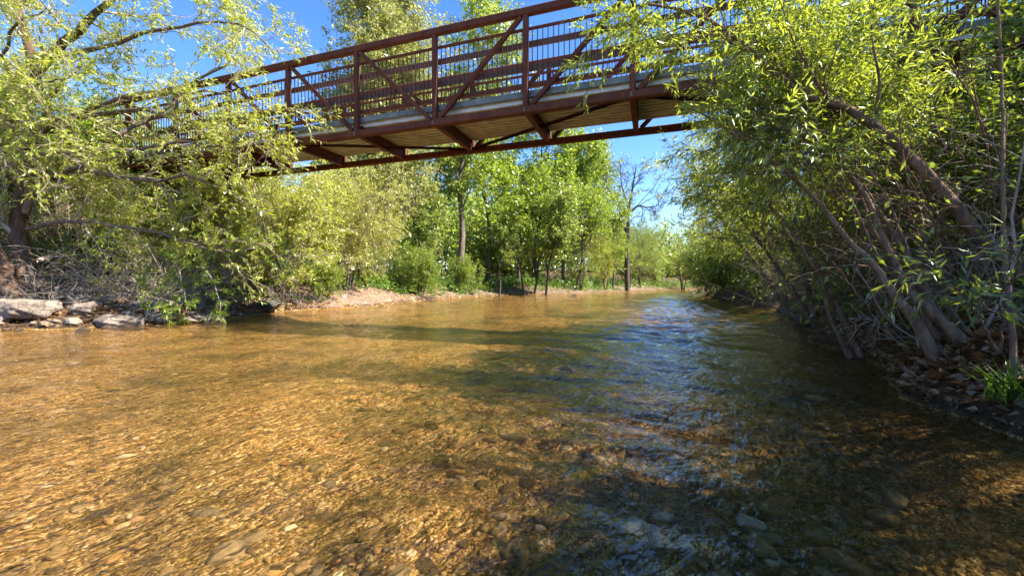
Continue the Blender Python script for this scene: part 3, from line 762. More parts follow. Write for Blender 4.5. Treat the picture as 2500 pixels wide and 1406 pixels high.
SH['leaner'] = tree_shape(104, 7, .11, 18, 2.4, 7, 1.1, 5, .6, 12, .13, .66, t0=.35, lean=.3, bark='bark_dark', mat='leaf_round', wob=.15)
SH['bankA'] = tree_shape(105, 8, .11, 14, 2.6, 7, 1.2, 6, .6, 9, .095, .34, t0=.15, stems=3, lean=.22, bark='bark_brown', mat='leaf_deep')
SH['bankB'] = tree_shape(106, 6.5, .09, 12, 2.2, 7, 1.0, 6, .5, 10, .085, .36, t0=.12, stems=4, lean=.28, bark='bark_brown', mat='leaf_bright')
SH['shrubA'] = tree_shape(107, 3.4, .035, 10, 1.3, 6, .6, 5, .3, 9, .08, .36, t0=.12, stems=7, lean=.3, bark='twig', mat='leaf_bank', wob=.1, twig='twig')
SH['shrubB'] = tree_shape(108, 2.6, .03, 10, 1.1, 6, .55, 5, .3, 12, .075, .45, t0=.08, stems=6, lean=.32, bark='twig_dark', mat='leaf_bright', wob=.1)
SH['shrubC'] = tree_shape(109, 3.0, .03, 9, 1.2, 6, .6, 4, .3, 8, .07, .55, t0=.08, stems=6, lean=.35, bark='bark_brown', mat='leaf_deep', wob=.12)
SH['poplar'] = tree_shape(110, 17.5, .2, 30, 5.0, 8, 1.6, 6, .7, 16, .16, .45, t0=.10, ang=32, up1=.32, stems=4, lean=.09, bark='twig', mat='leaf_pale', wob=.15, fall=.45, twig='twig')
SH['yellow'] = tree_shape(111, 4.6, .05, 14, 2.0, 7, .9, 6, .45, 18, .075, .36, t0=.2, up1=-.05, stems=5, lean=.28, bark='twig', mat='leaf_yellow', wob=.12, droop=.6, twig='twig')

LB = 'leafy trees behind the gravel bar'
place(SH['poplar'], 'poplar_tree', 'tall pale upright tree rising above the bridge, thin upright branches', 'tree', -7.6, 23, .4, 1.0, LB)
place(SH['tallA'], 'cottonwood_tree', 'tall straight trunked tree whose crown shows above the bridge railing at centre', 'tree', -3.7, 27.5, 1.0, 1.08, LB)
place(SH['tallD'], 'cottonwood_tree', 'dark thick trunked tree just right of the tall straight trunk', 'tree', -1.9, 31, 3.4, .98, LB)
place(SH['tallD'], 'cottonwood_tree', 'broad bright tree above the leaning trunks at the end of the bar', 'tree', 2.2, 35, 2.0, 1.0, LB)
place(SH['tallB'], 'cottonwood_tree', 'tree with high thin crown between the bright broad tree and the conical one', 'tree', 4.6, 36.5, 4.9, .95, LB)
place(SH['tallC'], 'elm_tree', 'dark green conical tree left of the bare dead tree', 'tree', 7.2, 38, .5, 1.06, LB)
place(SH['tallC'], 'elm_tree', 'rounded light green tree at the foot of the bare dead tree', 'tree', 10.2, 41.5, 2.5, .68, LB, mat='leaf_bright')
place(SH['tallB'], 'maple_tree', 'deep green tree filling the space under the bridge behind the yellow shrub', 'tree', -9.2, 27, 3.3, .92, LB, mat='leaf_deep')
place(SH['tallB'], 'maple_tree', 'slim tree directly left of the tall straight trunk', 'tree', -5.8, 29, 5.2, .95, LB)
place(SH['tallC'], 'maple_tree', 'low dark tree behind the tall pale upright tree', 'tree', -12.0, 29, 1.4, .85, LB)
place(SH['tallC'], 'maple_tree', 'bushy mid green tree left of the sky gap under the bridge', 'tree', -17.5, 27, 4.0, .62, LB, mat='leaf_round')
for i, (x, y, a, sc, lb) in enumerate([(.9, 30.4, 3.5, .85, 'leftmost of the leaning dark trunks at the end of the gravel bar'),
                                       (1.7, 31.3, .6, .95, 'middle one of the leaning dark trunks at the end of the bar'),
                                       (2.6, 31.6, .1, 1.0, 'rightmost and most tilted of the leaning dark trunks on the bar')]):
    place(SH['leaner'], 'box_elder_tree', lb, 'tree', x, y, a, sc, 'leaning trunks at the end of the gravel bar')
place(SH['leaner'], 'box_elder_tree', 'small round crowned tree in front of the tall straight trunk', 'tree', -4.2, 25.5, 5, .8, LB)
place(SH['leaner'], 'box_elder_tree', 'low spreading tree with pale leaves right of the dark thick trunk', 'tree', -.9, 29, 2.2, .75, LB)
place(SH['bankB'], 'riverside_tree', 'bushy bright tree at the waterline right of the leaning trunks', 'tree', 5.8, 34.5, 1.0, .85, LB)
place(SH['bankB'], 'riverside_tree', 'pale bushy tree at the waterline below the bare dead tree', 'tree', 9.2, 40, 3.0, .95, LB, mat='leaf_bank')
place(SH['bankA'], 'riverside_tree', 'dark bushy tree right of the bare dead tree at the river bend', 'tree', 15.4, 49, 0, 1.05, LB)
place(SH['bankB'], 'riverside_tree', 'round light bush tree at the far river bend', 'tree', 19.0, 54, 2, 1.25, LB)
place(SH['bankA'], 'riverside_tree', 'olive tree at the far bend left of the overhanging right bank', 'tree', 22.5, 54, 4, 1.0, LB, mat='leaf_bank')
place(SH['bankB'], 'riverside_tree', 'green tree at the far bend beside the right bank', 'tree', 24.5, 50, 5, 1.0, LB)

place(SH['tallB'], 'maple_tree', 'full light green tree between the dark thick trunk and the leaning trunks', 'tree', .6, 33.5, .9, 1.0, LB)
place(SH['tallC'], 'elm_tree', 'bright narrow tree right behind the leaning trunks', 'tree', 5.4, 34.8, 3.9, 1.1, LB, mat='leaf_bright')
place(SH['tallB'], 'maple_tree', 'pale green tree below the bridge behind the slim tree', 'tree', -7.3, 33, 2.4, 1.0, LB, mat='leaf_round')
place(SH['bankB'], 'riverside_tree', 'bushy light tree right beside the trunk of the bare dead tree', 'tree', 13.4, 46, 1.9, 1.2, LB)
place(SH['bankA'], 'riverside_tree', 'olive bushy tree between the dead tree and the dark tree at the bend', 'tree', 17.0, 53, 2.7, 1.0, LB, mat='leaf_round')
place(SH['tallC'], 'elm_tree', 'tall green tree standing just left behind the bare dead tree', 'tree', 9.6, 42.5, 5.3, 1.15, LB, mat='leaf_round')
# the bare dead tree
def bare_tree(label, x, y, h, seed):
    r = np.random.default_rng(seed); b = np.array([x, y, tz(x, y)]); e = plant('dead_tree', label, 'tree', None, b)
    s = stem([b, b + (0, 0, .35 * h), b + (.1, 0, .62 * h), b + (.6, 0, .8 * h), b + (.9, 0, .97 * h)], .28, .04, 14, r, .05)
    l1 = stem([b + (0, 0, .45 * h), b + (-.9, .1, .55 * h), b + (-2.3, 0, .60 * h), b + (-2.8, 0, .72 * h), b + (-2.2, 0, .88 * h), b + (-2.6, 0, 1.02 * h)], .16, .03, 14, r, .06)
    l2 = stem([b + (0, 0, .58 * h), b + (1.2, .1, .66 * h), b + (2.3, 0, .64 * h), b + (3.4, 0, .66 * h)], .14, .03, 12, r, .06)
    l3 = stem([b + (0, 0, .12 * h), b + (-1.6, 0, .22 * h), b + (-2.4, 0, .30 * h), b + (-2.2, 0, .44 * h)], .14, .03, 12, r, .06)
    l4 = stem([b + (.1, 0, .62 * h), b + (-.5, 0, .78 * h), b + (-.9, 0, 1.0 * h)], .12, .03, 12, r, .06)
    for nm, q in (('trunk', s), ('limb', l1), ('limb', l2), ('limb', l3), ('limb', l4)): part(nm, tubes(q, 8), 'dead_wood', e, b)
    A = cat(s, l1, l2, l3, l4)
    B = spawn(r, A, 12, .25, 1, 55, 2.9, 7, .30, (0, 0, .05), .45, .026, .4)
    C = spawn(r, B, 7, .2, 1, 45, .95, 5, .25, (0, 0, .05), .5, .018, .3)
    D = spawn(r, C, 4, .2, 1, 42, .45, 3, .2, (0, 0, .05), .6, .013, .3)
    part('branches', tubes(B, 5), 'dead_wood', e, b, stuff=True); part('twigs', join(tubes(C, 3), tubes(D, 3)), 'dead_wood', e, b, stuff=True)
bare_tree('bare leafless dead tree with crooked limbs against the blue sky', 12.1, 43, 13.6, 7)

# left bank shrubs
SB = 'shrubs along the left bank'
place(SH['yellow'], 'willow_shrub', 'pale yellow drooping shrub under the bridge beside the gravel bar', 'shrub', -7.2, 18.0, 1.0, 1.1, SB)
place(SH['shrubA'], 'bank_shrub', 'tall twiggy shrub at the left end of the gravel bar', 'shrub', -7.9, 14.2, .3, 1.25, SB)
place(SH['shrubB'], 'bank_shrub', 'bright green shrub on the gravel near the water', 'shrub', -6.75, 14.6, .9, .5, SB)
place(SH['shrubA'], 'bank_shrub', 'twiggy shrub behind the dark boulder in the bridge shadow', 'shrub', -8.9, 13.2, 2.2, 1.15, SB)
place(SH['shrubB'], 'bank_shrub', 'green shrub with stump at its foot on the middle of the bar', 'shrub', -4.9, 22.0, 4, .85, SB)
place(SH['shrubC'], 'bank_shrub', 'dark shrub in the shade behind the gravel bar', 'shrub', -7.6, 20.5, 1.4, .75, SB)
place(SH['shrubC'], 'bank_shrub', 'low dark shrub left of the stump on the bar', 'shrub', -6.2, 22.5, 3.3, .7, SB)
place(SH['shrubB'], 'bank_shrub', 'bright low shrub at the base of the tall straight trunk', 'shrub', -3.0, 27.0, 2.4, .8, SB)
place(SH['shrubA'], 'bank_shrub', 'tangled shrub below the bridge end left of the sky gap', 'shrub', -10.4, 13.0, 1.7, 1.25, SB)
place(SH['shrubB'], 'bank_shrub', 'leafy shrub on the slope under the left abutment', 'shrub', -12.2, 11.9, .2, 1.1, SB)
place(SH['shrubA'], 'bank_shrub', 'grey twigged shrub behind the large left tree trunk', 'shrub', -13.6, 11.0, 4.4, 1.2, SB)
place(SH['shrubB'], 'bank_shrub', 'green shrub at the left edge behind the large boulder', 'shrub', -14.3, 9.6, 5.5, .9, SB, mat='herb')
place(SH['shrubA'], 'bank_shrub', 'thin shrub halfway along the left bank above the white boulders', 'shrub', -9.6, 11.2, 3.0, .95, SB)
place(SH['shrubA'], 'bank_shrub', 'tall thin shrub rising behind the tangled one by the sky gap', 'shrub', -12.5, 17.5, 5.0, 1.3, SB)
place(SH['shrubA'], 'bank_shrub', 'tall shrub left of the yellow drooping shrub', 'shrub', -9.2, 17.8, .7, 1.5, SB)

# right bank: trees that close the view and shade the river (they stand on up the bank)
RB = 'trees on the right bank'
for i, (sh, x, y, a, sc, lb) in enumerate([
        ('bankA', 7.6, 6.9, .3, .72, 'dense dark tree right behind the paired trunks'), ('bankB', 9.4, 8.4, 2.2, .78, 'bright backlit tree behind the thin arching trunk'),
        ('bankA', 10.9, 11.5, 4.0, .72, 'dark tree behind the dark leafed hanging willow'), ('bankA', 12.4, 15.0, 1.2, .75, 'dark tree behind the overhanging tree by the sky gap'),
        ('bankB', 9.2, 5.2, 5.1, .85, 'bright leafed tree filling the right edge above the trunk'), ('bankA', 13, 6.5, .9, 1.0, 'tall dark tree far up the right bank'),
        ('tallC', 6.5, .8, 2.8, .54, 'shade tree on the near right bank, just beyond the right edge'), ('bankB', 12, 2.6, 1.6, .8, 'second shade tree up the near right bank'),
        ('bankA', 14.5, 20.5, 3.6, .9, 'mid green tree on the right bank beyond the overhanging ones'), ('bankB', 17.0, 27.0, 2.0, 1.0, 'light green tree on the right bank towards the bend'),
        ('tallC', 6.9, -1.0, 5.0, .5, 'shade tree on the right bank behind the camera'), ('bankA', 5.3, 1.9, .8, .58, 'low shade tree on the near right bank, outside the right edge'), ('bankA', 6.6, 3.3, 3.8, .62, 'leafy tree just beyond the right edge of the photo'), ('bankB', 21.0, 35, 1.0, 1.1, 'farthest tree of the right bank before the bend')]):
    place(SH[sh], 'bank_tree', lb, 'tree', x, y, a, sc, RB, mat='leaf_willow' if sh == 'bankB' else None)
US = 'shrubs under the right bank trees'
for i, (sh, x, y, a, sc, lb) in enumerate([
        ('shrubC', 5.6, 5.0, .4, .6, 'dark shrub behind the many stemmed willow'), ('shrubC', 6.6, 6.2, 2.4, .75, 'dark shrub behind the paired willow trunks'),
        ('shrubB', 7.3, 7.6, 1.0, .8, 'shrub at the water edge below the dark hanging willow'), ('shrubC', 8.0, 9.4, 4.2, .8, 'dark shrub near the low sand spit on the right'),
        ('shrubB', 6.0, 4.0, 3.2, .85, 'bright shrub under the arching thick trunk'), ('shrubC', 5.0, 3.2, 5.1, .55, 'dark shrub behind the leaf litter at the right edge'),
        ('shrubA', 9.6, 11.8, .9, .8, 'twiggy shrub by the right bank sand spit'), ('shrubB', 7.4, 4.8, 2.0, 1.0, 'shrub higher up the right bank among dark stems'),
        ('shrubC', 10.8, 14.6, 2.9, .9, 'dark shrub below the overhanging tree by the sky gap'), ('shrubA', 11.6, 18.5, 1.0, 1.0, 'twiggy shrub at the foot of the small rounded tree'),
        ('shrubB', 10.2, 17.2, 2.0, .8, 'leafy shrub hanging to the water before the small rounded tree'), ('shrubB', 11.0, 21.2, 3.1, 1.0, 'leafy shrub at the water past the small rounded tree'),
        ('shrubC', 12.2, 24.0, .3, 1.2, 'dark shrub on the dark shore towards the bend'), ('shrubB', 13.6, 28.0, 4.1, 1.3, 'bright shrub on the shore near the end of the right bank'), ('shrubC', 15.4, 32.2, 5.1, 1.4, 'last dark shrub of the right shore at the bend')]):
    place(SH[sh], 'undergrowth_shrub', lb, 'shrub', x, y, a, sc, US, mat='leaf_deep' if sh == 'shrubA' else None)

# --- the large tree of the left bank, reaching out over the water
def left_tree():
    r = np.random.default_rng(77); b = at(75, 752, 9.6); b[2] = tz(b[0], b[1]) - .1
    e = plant('willow_tree', 'large leaning tree with rough brown trunk on the left bank, branches over bridge', 'tree', None, b)
    t1 = stem([b] + S((66, 660, 9.7), (46, 560, 9.8), (72, 430, 9.9), (68, 280, 10), (86, 160, 10), (50, 20, 10), (15, -160, 10)), .2, .06, 24, r, .01)
    part('trunk', tubes(t1, 14, .05, .25), 'bark_brown', e, b)
    t2 = stem(S((40, 765, 9.3), (10, 660, 9.3), (-40, 560, 9.2), (-120, 430, 9.0), (-200, 250, 8.8)), .17, .07, 16, r, .01)
    part('trunk', tubes(t2, 12, .05, .15), 'bark_brown', e, b)
    limbs = [stem(S((72, 215, 9.6), (150, 125, 9.4), (230, 55, 9.2), (310, -30, 9.0), (380, -140, 8.8)), .11, .03, 14, r, .02),
             stem(S((66, 520, 9.6), (95, 420, 9.4), (98, 330, 9.2), (140, 230, 9.0), (210, 160, 8.8)), .08, .02, 14, r, .03),
             stem(S((76, 330, 9.6), (180, 290, 9.4), (330, 270, 9.1), (450, 300, 8.8), (570, 290, 8.6), (680, 310, 8.5)), .07, .008, 14, r, .03),
             stem(S((66, 450, 9.6), (190, 420, 9.3), (330, 440, 9.0), (450, 430, 8.8), (560, 470, 8.7)), .07, .008, 14, r, .03),
             stem(S((80, 150, 9.6), (220, 130, 9.5), (360, 90, 9.4), (480, 60, 9.3), (600, 70, 9.2), (680, 140, 9.2)), .06, .008, 14, r, .03),
             stem(S((60, 20, 9.6), (200, -60, 9.5), (380, -90, 9.4), (540, -60, 9.3), (640, 10, 9.2)), .06, .008, 14, r, .03),
             stem(S((70, 560, 9.6), (200, 540, 9.3), (330, 560, 9.0), (470, 590, 8.9), (580, 620, 8.8)), .05, .008, 14, r, .03),
             stem(S((70, 400, 9.9), (30, 300, 9.3), (90, 210, 8.8), (170, 190, 8.4)), .05, .008, 12, r, .03),
             stem(S((66, 250, 10), (20, 150, 9.4), (60, 60, 9.0), (150, 20, 8.7)), .05, .008, 12, r, .03),
             stem(S((66, 480, 9.8), (20, 420, 9.2), (100, 380, 8.8), (210, 370, 8.5)), .05, .008, 12, r, .03),
             stem(S((470, 210, 10.2), (520, 180, 10.2), (565, 155, 10.2), (575, 90, 10.2), (560, 20, 10.2)), .035, .008, 12, r, .015),
             stem(S((150, 300, 9.4), (320, 235, 9.0), (450, 225, 8.8), (550, 240, 8.6), (630, 280, 8.5)), .045, .008, 14, r, .03),
             stem(S((160, 420, 9.3), (330, 370, 8.9), (450, 350, 8.7), (560, 365, 8.6), (640, 400, 8.5)), .045, .008, 14, r, .03),
             stem(S((300, 330, 9.0), (440, 250, 9.6), (470, 210, 10.2)), .04, .035, 12, r, .015)]
    for l in limbs: part('limb', tubes(l, 8), 'bark_dark' if l is limbs[0] else 'bark_grey', e, b)
    A = cat(t1, *limbs[:13])
    B = spawn(r, A, 9, .12, 1, 52, 1.3, 7, .17, (0, 0, .0), .5, .006, .3, .35, 15)
    C = spawn(r, B, 8, .12, 1, 48, .62, 5, .18, (0, 0, -.03), .55, .0042, .3, .35, 15)
    D = spawn(r, C, 4, .15, 1, 42, .27, 3, .14, (0, 0, -.05), .6, .0032, .2, .3, 15)
    part('branches', tubes(B, 5), 'twig', e, b, stuff=True); part('twigs', join(tubes(C, 3), tubes(D, 3)), 'twig', e, b, stuff=True)
    fr = catf(leaf_frames(r, D, 8, .1, 1, .09, .7, .7, .25), leaf_frames(r, C, 3, .4, 1, .09, .7, .7, .25))
    foliage(fr, 'leaf_bank', e, b, .28)
left_tree()

# --- brush, sprays, grass, litter, undergrowth
def brush(label, cx, cy, n, L, seed, mat='twig', up=.35, spread=.5, group='dead brush on the banks', lean=(0, 0, 0), leaves=0, lmat='leaf_bank', lsize=.05, name='dead_brush', cat_='brush', droop=-.12):
    r = np.random.default_rng(seed); b = np.array([cx, cy, tz(cx, cy) - .05]); e = plant(name, label, cat_, group, b)
    o = np.c_[r.normal(size=(n, 2)) * spread * .5, np.zeros(n)] + b
    o[:, 2] = terrain(o[:, 0], o[:, 1]) - .05
    d = norm(np.c_[r.normal(size=(n, 2)) * .7, np.abs(r.normal(size=n)) * .6 + up] + np.array(lean))
    k = 8; st = (L * r.uniform(.5, 1.2, n) / (k - 1))[:, None]; P = [o]; p = o
    for j in range(k - 1):
        p = p + d * st; P.append(p); d = norm(d + r.normal(size=d.shape) * .16 + np.array([0, 0, droop]))
    P = np.stack(P, 1); R = np.linspace(.011, .004, k)[None] * r.uniform(.7, 1.5, (n, 1))
    A = (P, R)
    B = spawn(r, A, 7, .15, 1, 48, L * .38, 5, .2, (0, 0, -.02), .5, .0035, .4)
    C = spawn(r, B, 4, .15, 1, 45, L * .16, 3, .2, (0, 0, -.02), .6, .003, .3)
    part('stems', tubes(A, 5), mat, e, b, stuff=True)
    part('twigs', join(tubes(B, 4), tubes(C, 3)), mat, e, b, stuff=True)
    if leaves: foliage(leaf_frames(r, C, leaves, .1, 1, lsize, .7, .7, .2), lmat, e, b, .34)
    return e
brush('grey dead brush at the foot of the large left tree', -10.6, 9.3, 16, 1.5, 1)
brush('brown dead brush above the tan upright boulder', -10.3, 10.6, 22, 2.2, 2)
brush('tangle of pale dead twigs under the left tree branches', -9.2, 10.4, 26, 2.3, 3)
brush('dead brush leaning towards the water above the low white boulder', -8.7, 10.9, 22, 1.9, 4, lean=(.4, -.2, 0))
brush('dark drift brush piled beside the shaded boulder', -7.9, 12.2, 26, 1.2, 5, mat='twig_dark', up=.1)
brush('brown brush at the foot of the tall twiggy shrub on the bar', -7.4, 13.9, 22, 1.1, 6, mat='twig', up=.2)
brush('tall dead stems high on the left slope near the bridge end', -12.0, 12.6, 24, 3.0, 7)
brush('dead twigs hanging behind the left tree', -11.8, 10.8, 24, 2.8, 8)
brush('grey dead branches reaching over the water on the right bank', 9.2, 12.0, 18, 2.4, 9, lean=(-1.0, -.2, -.1), droop=-.06)
brush('dead brush between the right bank sand spit and the hanging willow', 7.6, 9.0, 16, 1.6, 10, lean=(-.6, 0, 0))
brush('bare grey twigs among the stems of the many stemmed willow', 4.0, 3.7, 14, 1.6, 11, mat='twig', lean=(-.5, 0, .4), droop=-.02)
LS = 'thin stems leaning over the water from the right bank'
for i, (x, y, L, lm, lb) in enumerate([(4.5, 4.4, 2.4, 'leaf_willow', 'thin leaning stems between the many stemmed willow and the paired trunks'), (5.3, 5.7, 2.6, 'leaf_deep', 'thin leaning stems just past the paired willow trunks'),
        (6.2, 7.0, 2.8, 'leaf_willow', 'thin leafy stems over the water before the hanging willow'), (7.3, 8.6, 2.8, 'leaf_deep', 'thin dark stems under the hanging willow'), (4.6, 3.5, 2.3, 'leaf_deep', 'thin upright stems behind the leaf litter'),
        (9.6, 13.0, 3.2, 'leaf_bank', 'pale thin stems hanging over the water by the sand spit')]):
    brush(lb, x, y, 15, L, 30 + i, mat='bark_willow', lean=(-.8, -.05, .7), droop=-.015, leaves=2 if i in (0, 4) else 5, lmat=lm, lsize=.065, name='stem_clump', cat_='shrub', group=LS, spread=.6)
brush('root tangle of a washed out stump on the gravel bar', -4.35, 20.6, 22, .8, 12, mat='twig_dark', up=.1)
SP = 'drooping leafy sprays at the left waterline'
def spray(label, pts, seed, n=13, bl=.42):
    r = np.random.default_rng(seed); p = S(*pts); b = np.array(p[0]); e = plant('leafy_spray', label, 'branch', SP, b)
    s = stem(p, .018, .004, 14, r, .012); part('stem', tubes(s, 6), 'twig', e, b)
    B = spawn(r, s, n, .3, 1, 45, bl, 5, .12, (0, 0, -.04), .6, .003, .3); C = spawn(r, B, 4, .2, 1, 40, .16, 3, .1, (0, 0, 0), .6, .002, .2)
    part('twigs', join(tubes(B, 4), tubes(C, 3)), 'twig', e, b, stuff=True)
    foliage(catf(leaf_frames(r, C, 9, .1, 1, .095, .8, .6, .1), leaf_frames(r, B, 8, .3, 1, .095, .8, .6, .1)), 'leaf_bright', e, b, .26)
spray('leftmost green spray drooping to the long low boulder', ((330, 705, 9.9), (350, 660, 9.5), (375, 700, 9.0), (390, 770, 8.7)), 1)
spray('middle green spray hanging in front of the grey boulder', ((440, 700, 10.0), (430, 640, 9.5), (445, 690, 9.1), (455, 760, 8.9)), 2)
spray('rightmost green spray touching the white flat boulder', ((470, 690, 10.4), (490, 650, 10.0), (525, 700, 9.5), (545, 775, 9.2)), 3)
spray('bright spray on a pale bough leaning out at the left bank', ((450, 715, 10.2), (400, 650, 9.8), (500, 600, 9.4), (620, 590, 9.2), (700, 640, 9.1)), 4, 26, .7)

def herbs(name, pts_xy, n_leaf, size, hgt, mat, label, seed, width=.55):
    """ground cover: leaves on short stalks all over an area"""
    r = np.random.default_rng(seed); k = r.integers(0, len(pts_xy), n_leaf); c = np.array(pts_xy)[k]
    x = c[:, 0] + r.normal(size=n_leaf) * c[:, 2]; y = c[:, 1] + r.normal(size=n_leaf) * c[:, 2]
    z, _, sd = terrain(x, y, True); okk = sd < -.15
    x, y, z = x[okk], y[okk], z[okk]; n = len(x)
    hh = hgt * np.clip(.25 + fbm(x * 1.1, y * 1.1, 2, 90) + .5, .1, 1.4) * r.random(n) ** .7
    pos = np.c_[x, y, z + hh]; d = norm(np.c_[r.normal(size=(n, 2)), r.normal(size=n) * .4 + .1])
    nn = r.normal(size=(n, 3)) * .5 + np.array([0, 0, .8]); nn = norm(nn - (nn * d).sum(1, keepdims=True) * d)
    v, f, rv = leaf_mesh((pos, d, nn, size * np.clip(1 + .3 * r.normal(size=n), .4, 1.8), r.random(n)), KITE, width)
    o = link(name, make_mesh(name, v, f, M[mat], True, rnd=rv)); tag(o, label, 'plants', kind='stuff'); return o
herbs('ground_cover', [(-12.6, 10.4, .8), (-11.4, 11.4, .8), (-13.6, 9.8, .7), (-9.4, 12.5, .8)], 16000, .06, .5, 'herb', 'low bright green plants covering the left bank under the tree', 1)
herbs('ground_cover', [(-8, 21, 1.2), (-6.2, 24, 1.4), (-4, 28, 1.6), (-1, 32.5, 1.4), (2.5, 34.5, 1.6), (6, 37, 1.6), (-10, 19, 1.4), (-12, 24, 3), (9, 42, 2), (14, 50, 2.5), (20, 54, 3), (26, 60, 3), (22, 50, 2.5)], 52000, .13, .75, 'herb', 'green undergrowth along the back of the gravel bar', 2)
herbs('ground_cover', [(5.2, 4.4, .7), (6.6, 6.6, .8), (7.8, 8.6, .9), (9.6, 11.5, 1), (11.5, 16, 1.5), (6, 2.8, .8), (8, 5, 1.2), (15, 25, 2.5)], 26000, .075, .5, 'leaf_deep', 'dark low plants under the right bank trees', 3)
def litter(name, pts, n, size, label, seed, lo=-3.0, hi=-.02):
    r = np.random.default_rng(seed); k = r.integers(0, len(pts), n); c = np.array(pts)[k]
    x = c[:, 0] + r.normal(size=n) * c[:, 2]; y = c[:, 1] + r.normal(size=n) * c[:, 2]
    z, _, sd = terrain(x, y, True); okk = (sd < hi) & (sd > lo); x, y, z = x[okk], y[okk], z[okk]; n = len(x)
    d = norm(np.c_[r.normal(size=(n, 2)), r.normal(size=n) * .35]); nn = r.normal(size=(n, 3)) * .45 + np.array([0, 0, 1.0]); nn = norm(nn - (nn * d).sum(1, keepdims=True) * d)
    v, f, rv = leaf_mesh((np.c_[x, y, z + .012 + r.random(n) * .03], d, nn, size * np.clip(1 + .35 * r.normal(size=n), .4, 2), r.random(n)), KITE, .75)
    o = link(name, make_mesh(name, v, f, M['litter'], False, rnd=rv)); tag(o, label, 'leaves', kind='stuff'); return o
litter('leaf_litter', [(3.5, 3.2, .35), (3.9, 3.6, .5), (3.6, 2.7, .35), (4.6, 4.4, .6), (5.5, 6, .8), (6.5, 8, .8)], 26000, .055, 'brown fallen leaves on the right bank', 4)
litter('leaf_litter', [(-9.5, 9.4, .9), (-8.6, 10.6, .9), (-8.2, 12, .7), (-11, 9.2, .8), (-7.8, 13.5, .7)], 9000, .075, 'dry fallen leaves between the left bank boulders', 5)

def grass(label, x, y, n, L, seed):
    r = np.random.default_rng(seed); b = np.array([x, y, max(tz(x, y), -.05)]); e = plant('grass_tuft', label, 'grass', None, b)
    for i in range(n):
        a = r.uniform(0, 6.28); out = r.uniform(.25, .9); k = 6; l = L * r.uniform(.55, 1.15); w = .008 * r.uniform(.7, 1.3)
        t = np.linspace(0, 1, k); rad = out * l * t ** 1.4; zz = l * (t - .45 * out * t ** 2.2)
        o = r.normal(size=2) * .06
        cx = o[0] + rad * math.cos(a); cy = o[1] + rad * math.sin(a); sd = np.array([-math.sin(a), math.cos(a)])
        ww = w * (1 - t ** 2.2) + .0006
        V = np.concatenate([np.c_[cx - sd[0] * ww, cy - sd[1] * ww, zz], np.c_[cx, cy, zz - ww * .5], np.c_[cx + sd[0] * ww, cy + sd[1] * ww, zz]])
        q = np.concatenate([np.array([[j, k + j, k + j + 1, j + 1], [k + j, 2 * k + j, 2 * k + j + 1, k + j + 1]]) for j in range(k - 1)])
        link('blade', make_mesh('blade', V, q, M['herb'], True, rnd=np.full(3 * k, r.random())), e)
grass('tuft of long green grass blades at the right water edge', 3.08, 2.5, 46, .34, 3)
willow('leafy willow sprout with broad fresh leaves at the right edge above the litter',
       [(S((2440, 860, 2.75), (2400, 790, 2.7), (2370, 740, 2.65), (2330, 700, 2.6)), .010, .004), (S((2445, 860, 2.75), (2450, 780, 2.7), (2440, 730, 2.6), (2460, 690, 2.5)), .009, .004)],
       2, 51, .08, single=30, tw=2, lv=4, bl=.28, t0=.3, shape=BLADE, bl2=.2)

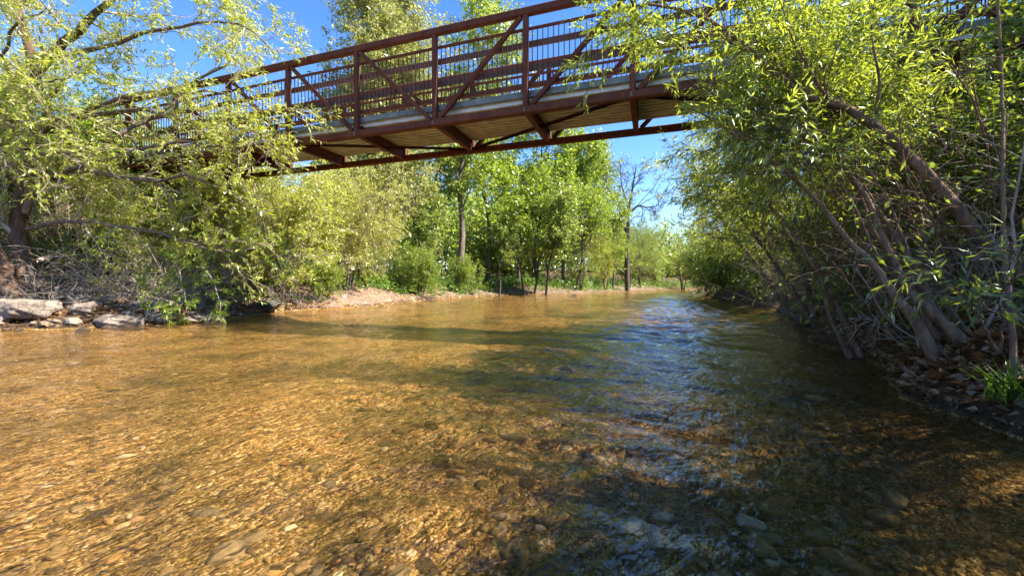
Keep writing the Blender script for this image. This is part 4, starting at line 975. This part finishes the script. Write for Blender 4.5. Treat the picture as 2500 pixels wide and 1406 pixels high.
# --- the wood behind, one mass
def woods():
    r = np.random.default_rng(9); V, Fc, Rn, TV, TQ = [], [], [], [], []; off = 0; toff = 0
    spots = [(r.uniform(-75, -14), r.uniform(36, 62), r.uniform(7, 11)) for _ in range(46)]
    spots += [(r.uniform(-14, 6), r.uniform(40, 62), r.uniform(8, 13)) for _ in range(30)]
    spots += [(x, r.uniform(66, 84), r.uniform(8, 11)) for x in np.linspace(4, 66, 30)] + [(x, 60 + .45 * (x - 14) + r.uniform(-2, 4), r.uniform(4, 6)) for x in np.linspace(12, 60, 22)]
    spots += [(r.uniform(26, 60), r.uniform(20, 44), r.uniform(8, 12)) for _ in range(20)] + [(r.uniform(16, 30), r.uniform(2, 22), r.uniform(8, 11)) for _ in range(14)]
    spots += [(r.uniform(-45, -22), r.uniform(8, 34), r.uniform(5, 8)) for _ in range(22)]
    for x, y, h in spots:
        n = 1350; z0 = tz(x, y); cr = h * r.uniform(.24, .34)
        cl = norm(r.normal(size=(34, 3))) * r.random((34, 1)) ** .4 * np.array([cr, cr, h * .5]) + np.array([0, 0, h * .48])
        p = cl[r.integers(0, 34, n)] + r.normal(size=(n, 3)) * h * .06
        pos = p + np.array([x, y, z0]); pos = pos[pos[:, 2] > z0 + .1]; n = len(pos)
        d = norm(r.normal(size=(n, 3))); nn = r.normal(size=(n, 3)) + np.array([0, 0, .6]); nn = norm(nn - (nn * d).sum(1, keepdims=True) * d)
        tone = r.uniform(.1, .9)
        v, f, rv = leaf_mesh((pos, d, nn, np.full(n, .44) * r.uniform(.55, 1.3, n), np.clip(tone + .3 * r.normal(size=n), 0, 1)), KITE, .7)
        V.append(v); Fc.append(f + off); Rn.append(rv); off += len(v)
        tv, tq = tubes(stem([(x, y, z0 - .3), (x + r.normal() * .3, y, z0 + h * .4), (x + r.normal() * .5, y, z0 + h * .85)], .14, .03, 7), 6)
        TV.append(tv); TQ.append(tq + toff); toff += len(tv)
    e = empty('woodland'); tag(e, 'distant wood behind the river banks reading as one mass', 'wood', kind='stuff')
    part('foliage', (np.vstack(V), np.vstack(Fc)), 'leaf_round', e, None, rnd=np.concatenate(Rn), stuff=True)
    part('trunks', (np.vstack(TV), np.vstack(TQ)), 'bark_grey', e, None, stuff=True)
woods()

# cobbles of the gravel bar
r = np.random.default_rng(3); n = 1300
cy = r.uniform(12.6, 31, n); cx = np.interp(cy, LEFT[9:19, 1], LEFT[9:19, 0]) - r.random(n) ** 1.4 * 3.2
cz, _, csd = terrain(cx, cy, True); k = (csd < .1); cx, cy, cz = cx[k], cy[k], cz[k]; n = len(cx)
cs = np.clip(r.lognormal(math.log(.045), .5, n), .02, .16)
V, Fc, Rn = scatter_mesh([q[0] for q in stone_meshes], ICO1[1], r.integers(0, 24, n), np.c_[cx, cy, cz + .1 * cs], cs, r.uniform(0, 6.28, n), np.clip(.55 + .45 * r.random(n) ** .6, 0, 1))
tag(link('cobbles', make_mesh('cobbles', V, Fc, M['stone'], True, rnd=Rn), ground), kind='stuff')

r = np.random.default_rng(8); n = 420
cx = r.uniform(-12.5, -7.2, n); cy = r.uniform(7.8, 13.2, n); cz, _, csd = terrain(cx, cy, True); k = (csd < .25) & (csd > -2.6)
cx, cy, cz = cx[k], cy[k], cz[k]; n = len(cx); cs = np.clip(r.lognormal(math.log(.075), .55, n), .03, .2)
V, Fc, Rn = scatter_mesh([rock_shape(ICO1, r, 9, .5, .85, .06) * np.array([1.1, .8, .6]) for _ in range(16)], ICO1[1], r.integers(0, 16, n), np.c_[cx, cy, cz + .15 * cs], cs, r.uniform(0, 6.28, n), np.zeros(n))
tag(link('bank_rubble', make_mesh('bank_rubble', V, Fc, M['rock'], False), ground), kind='stuff')
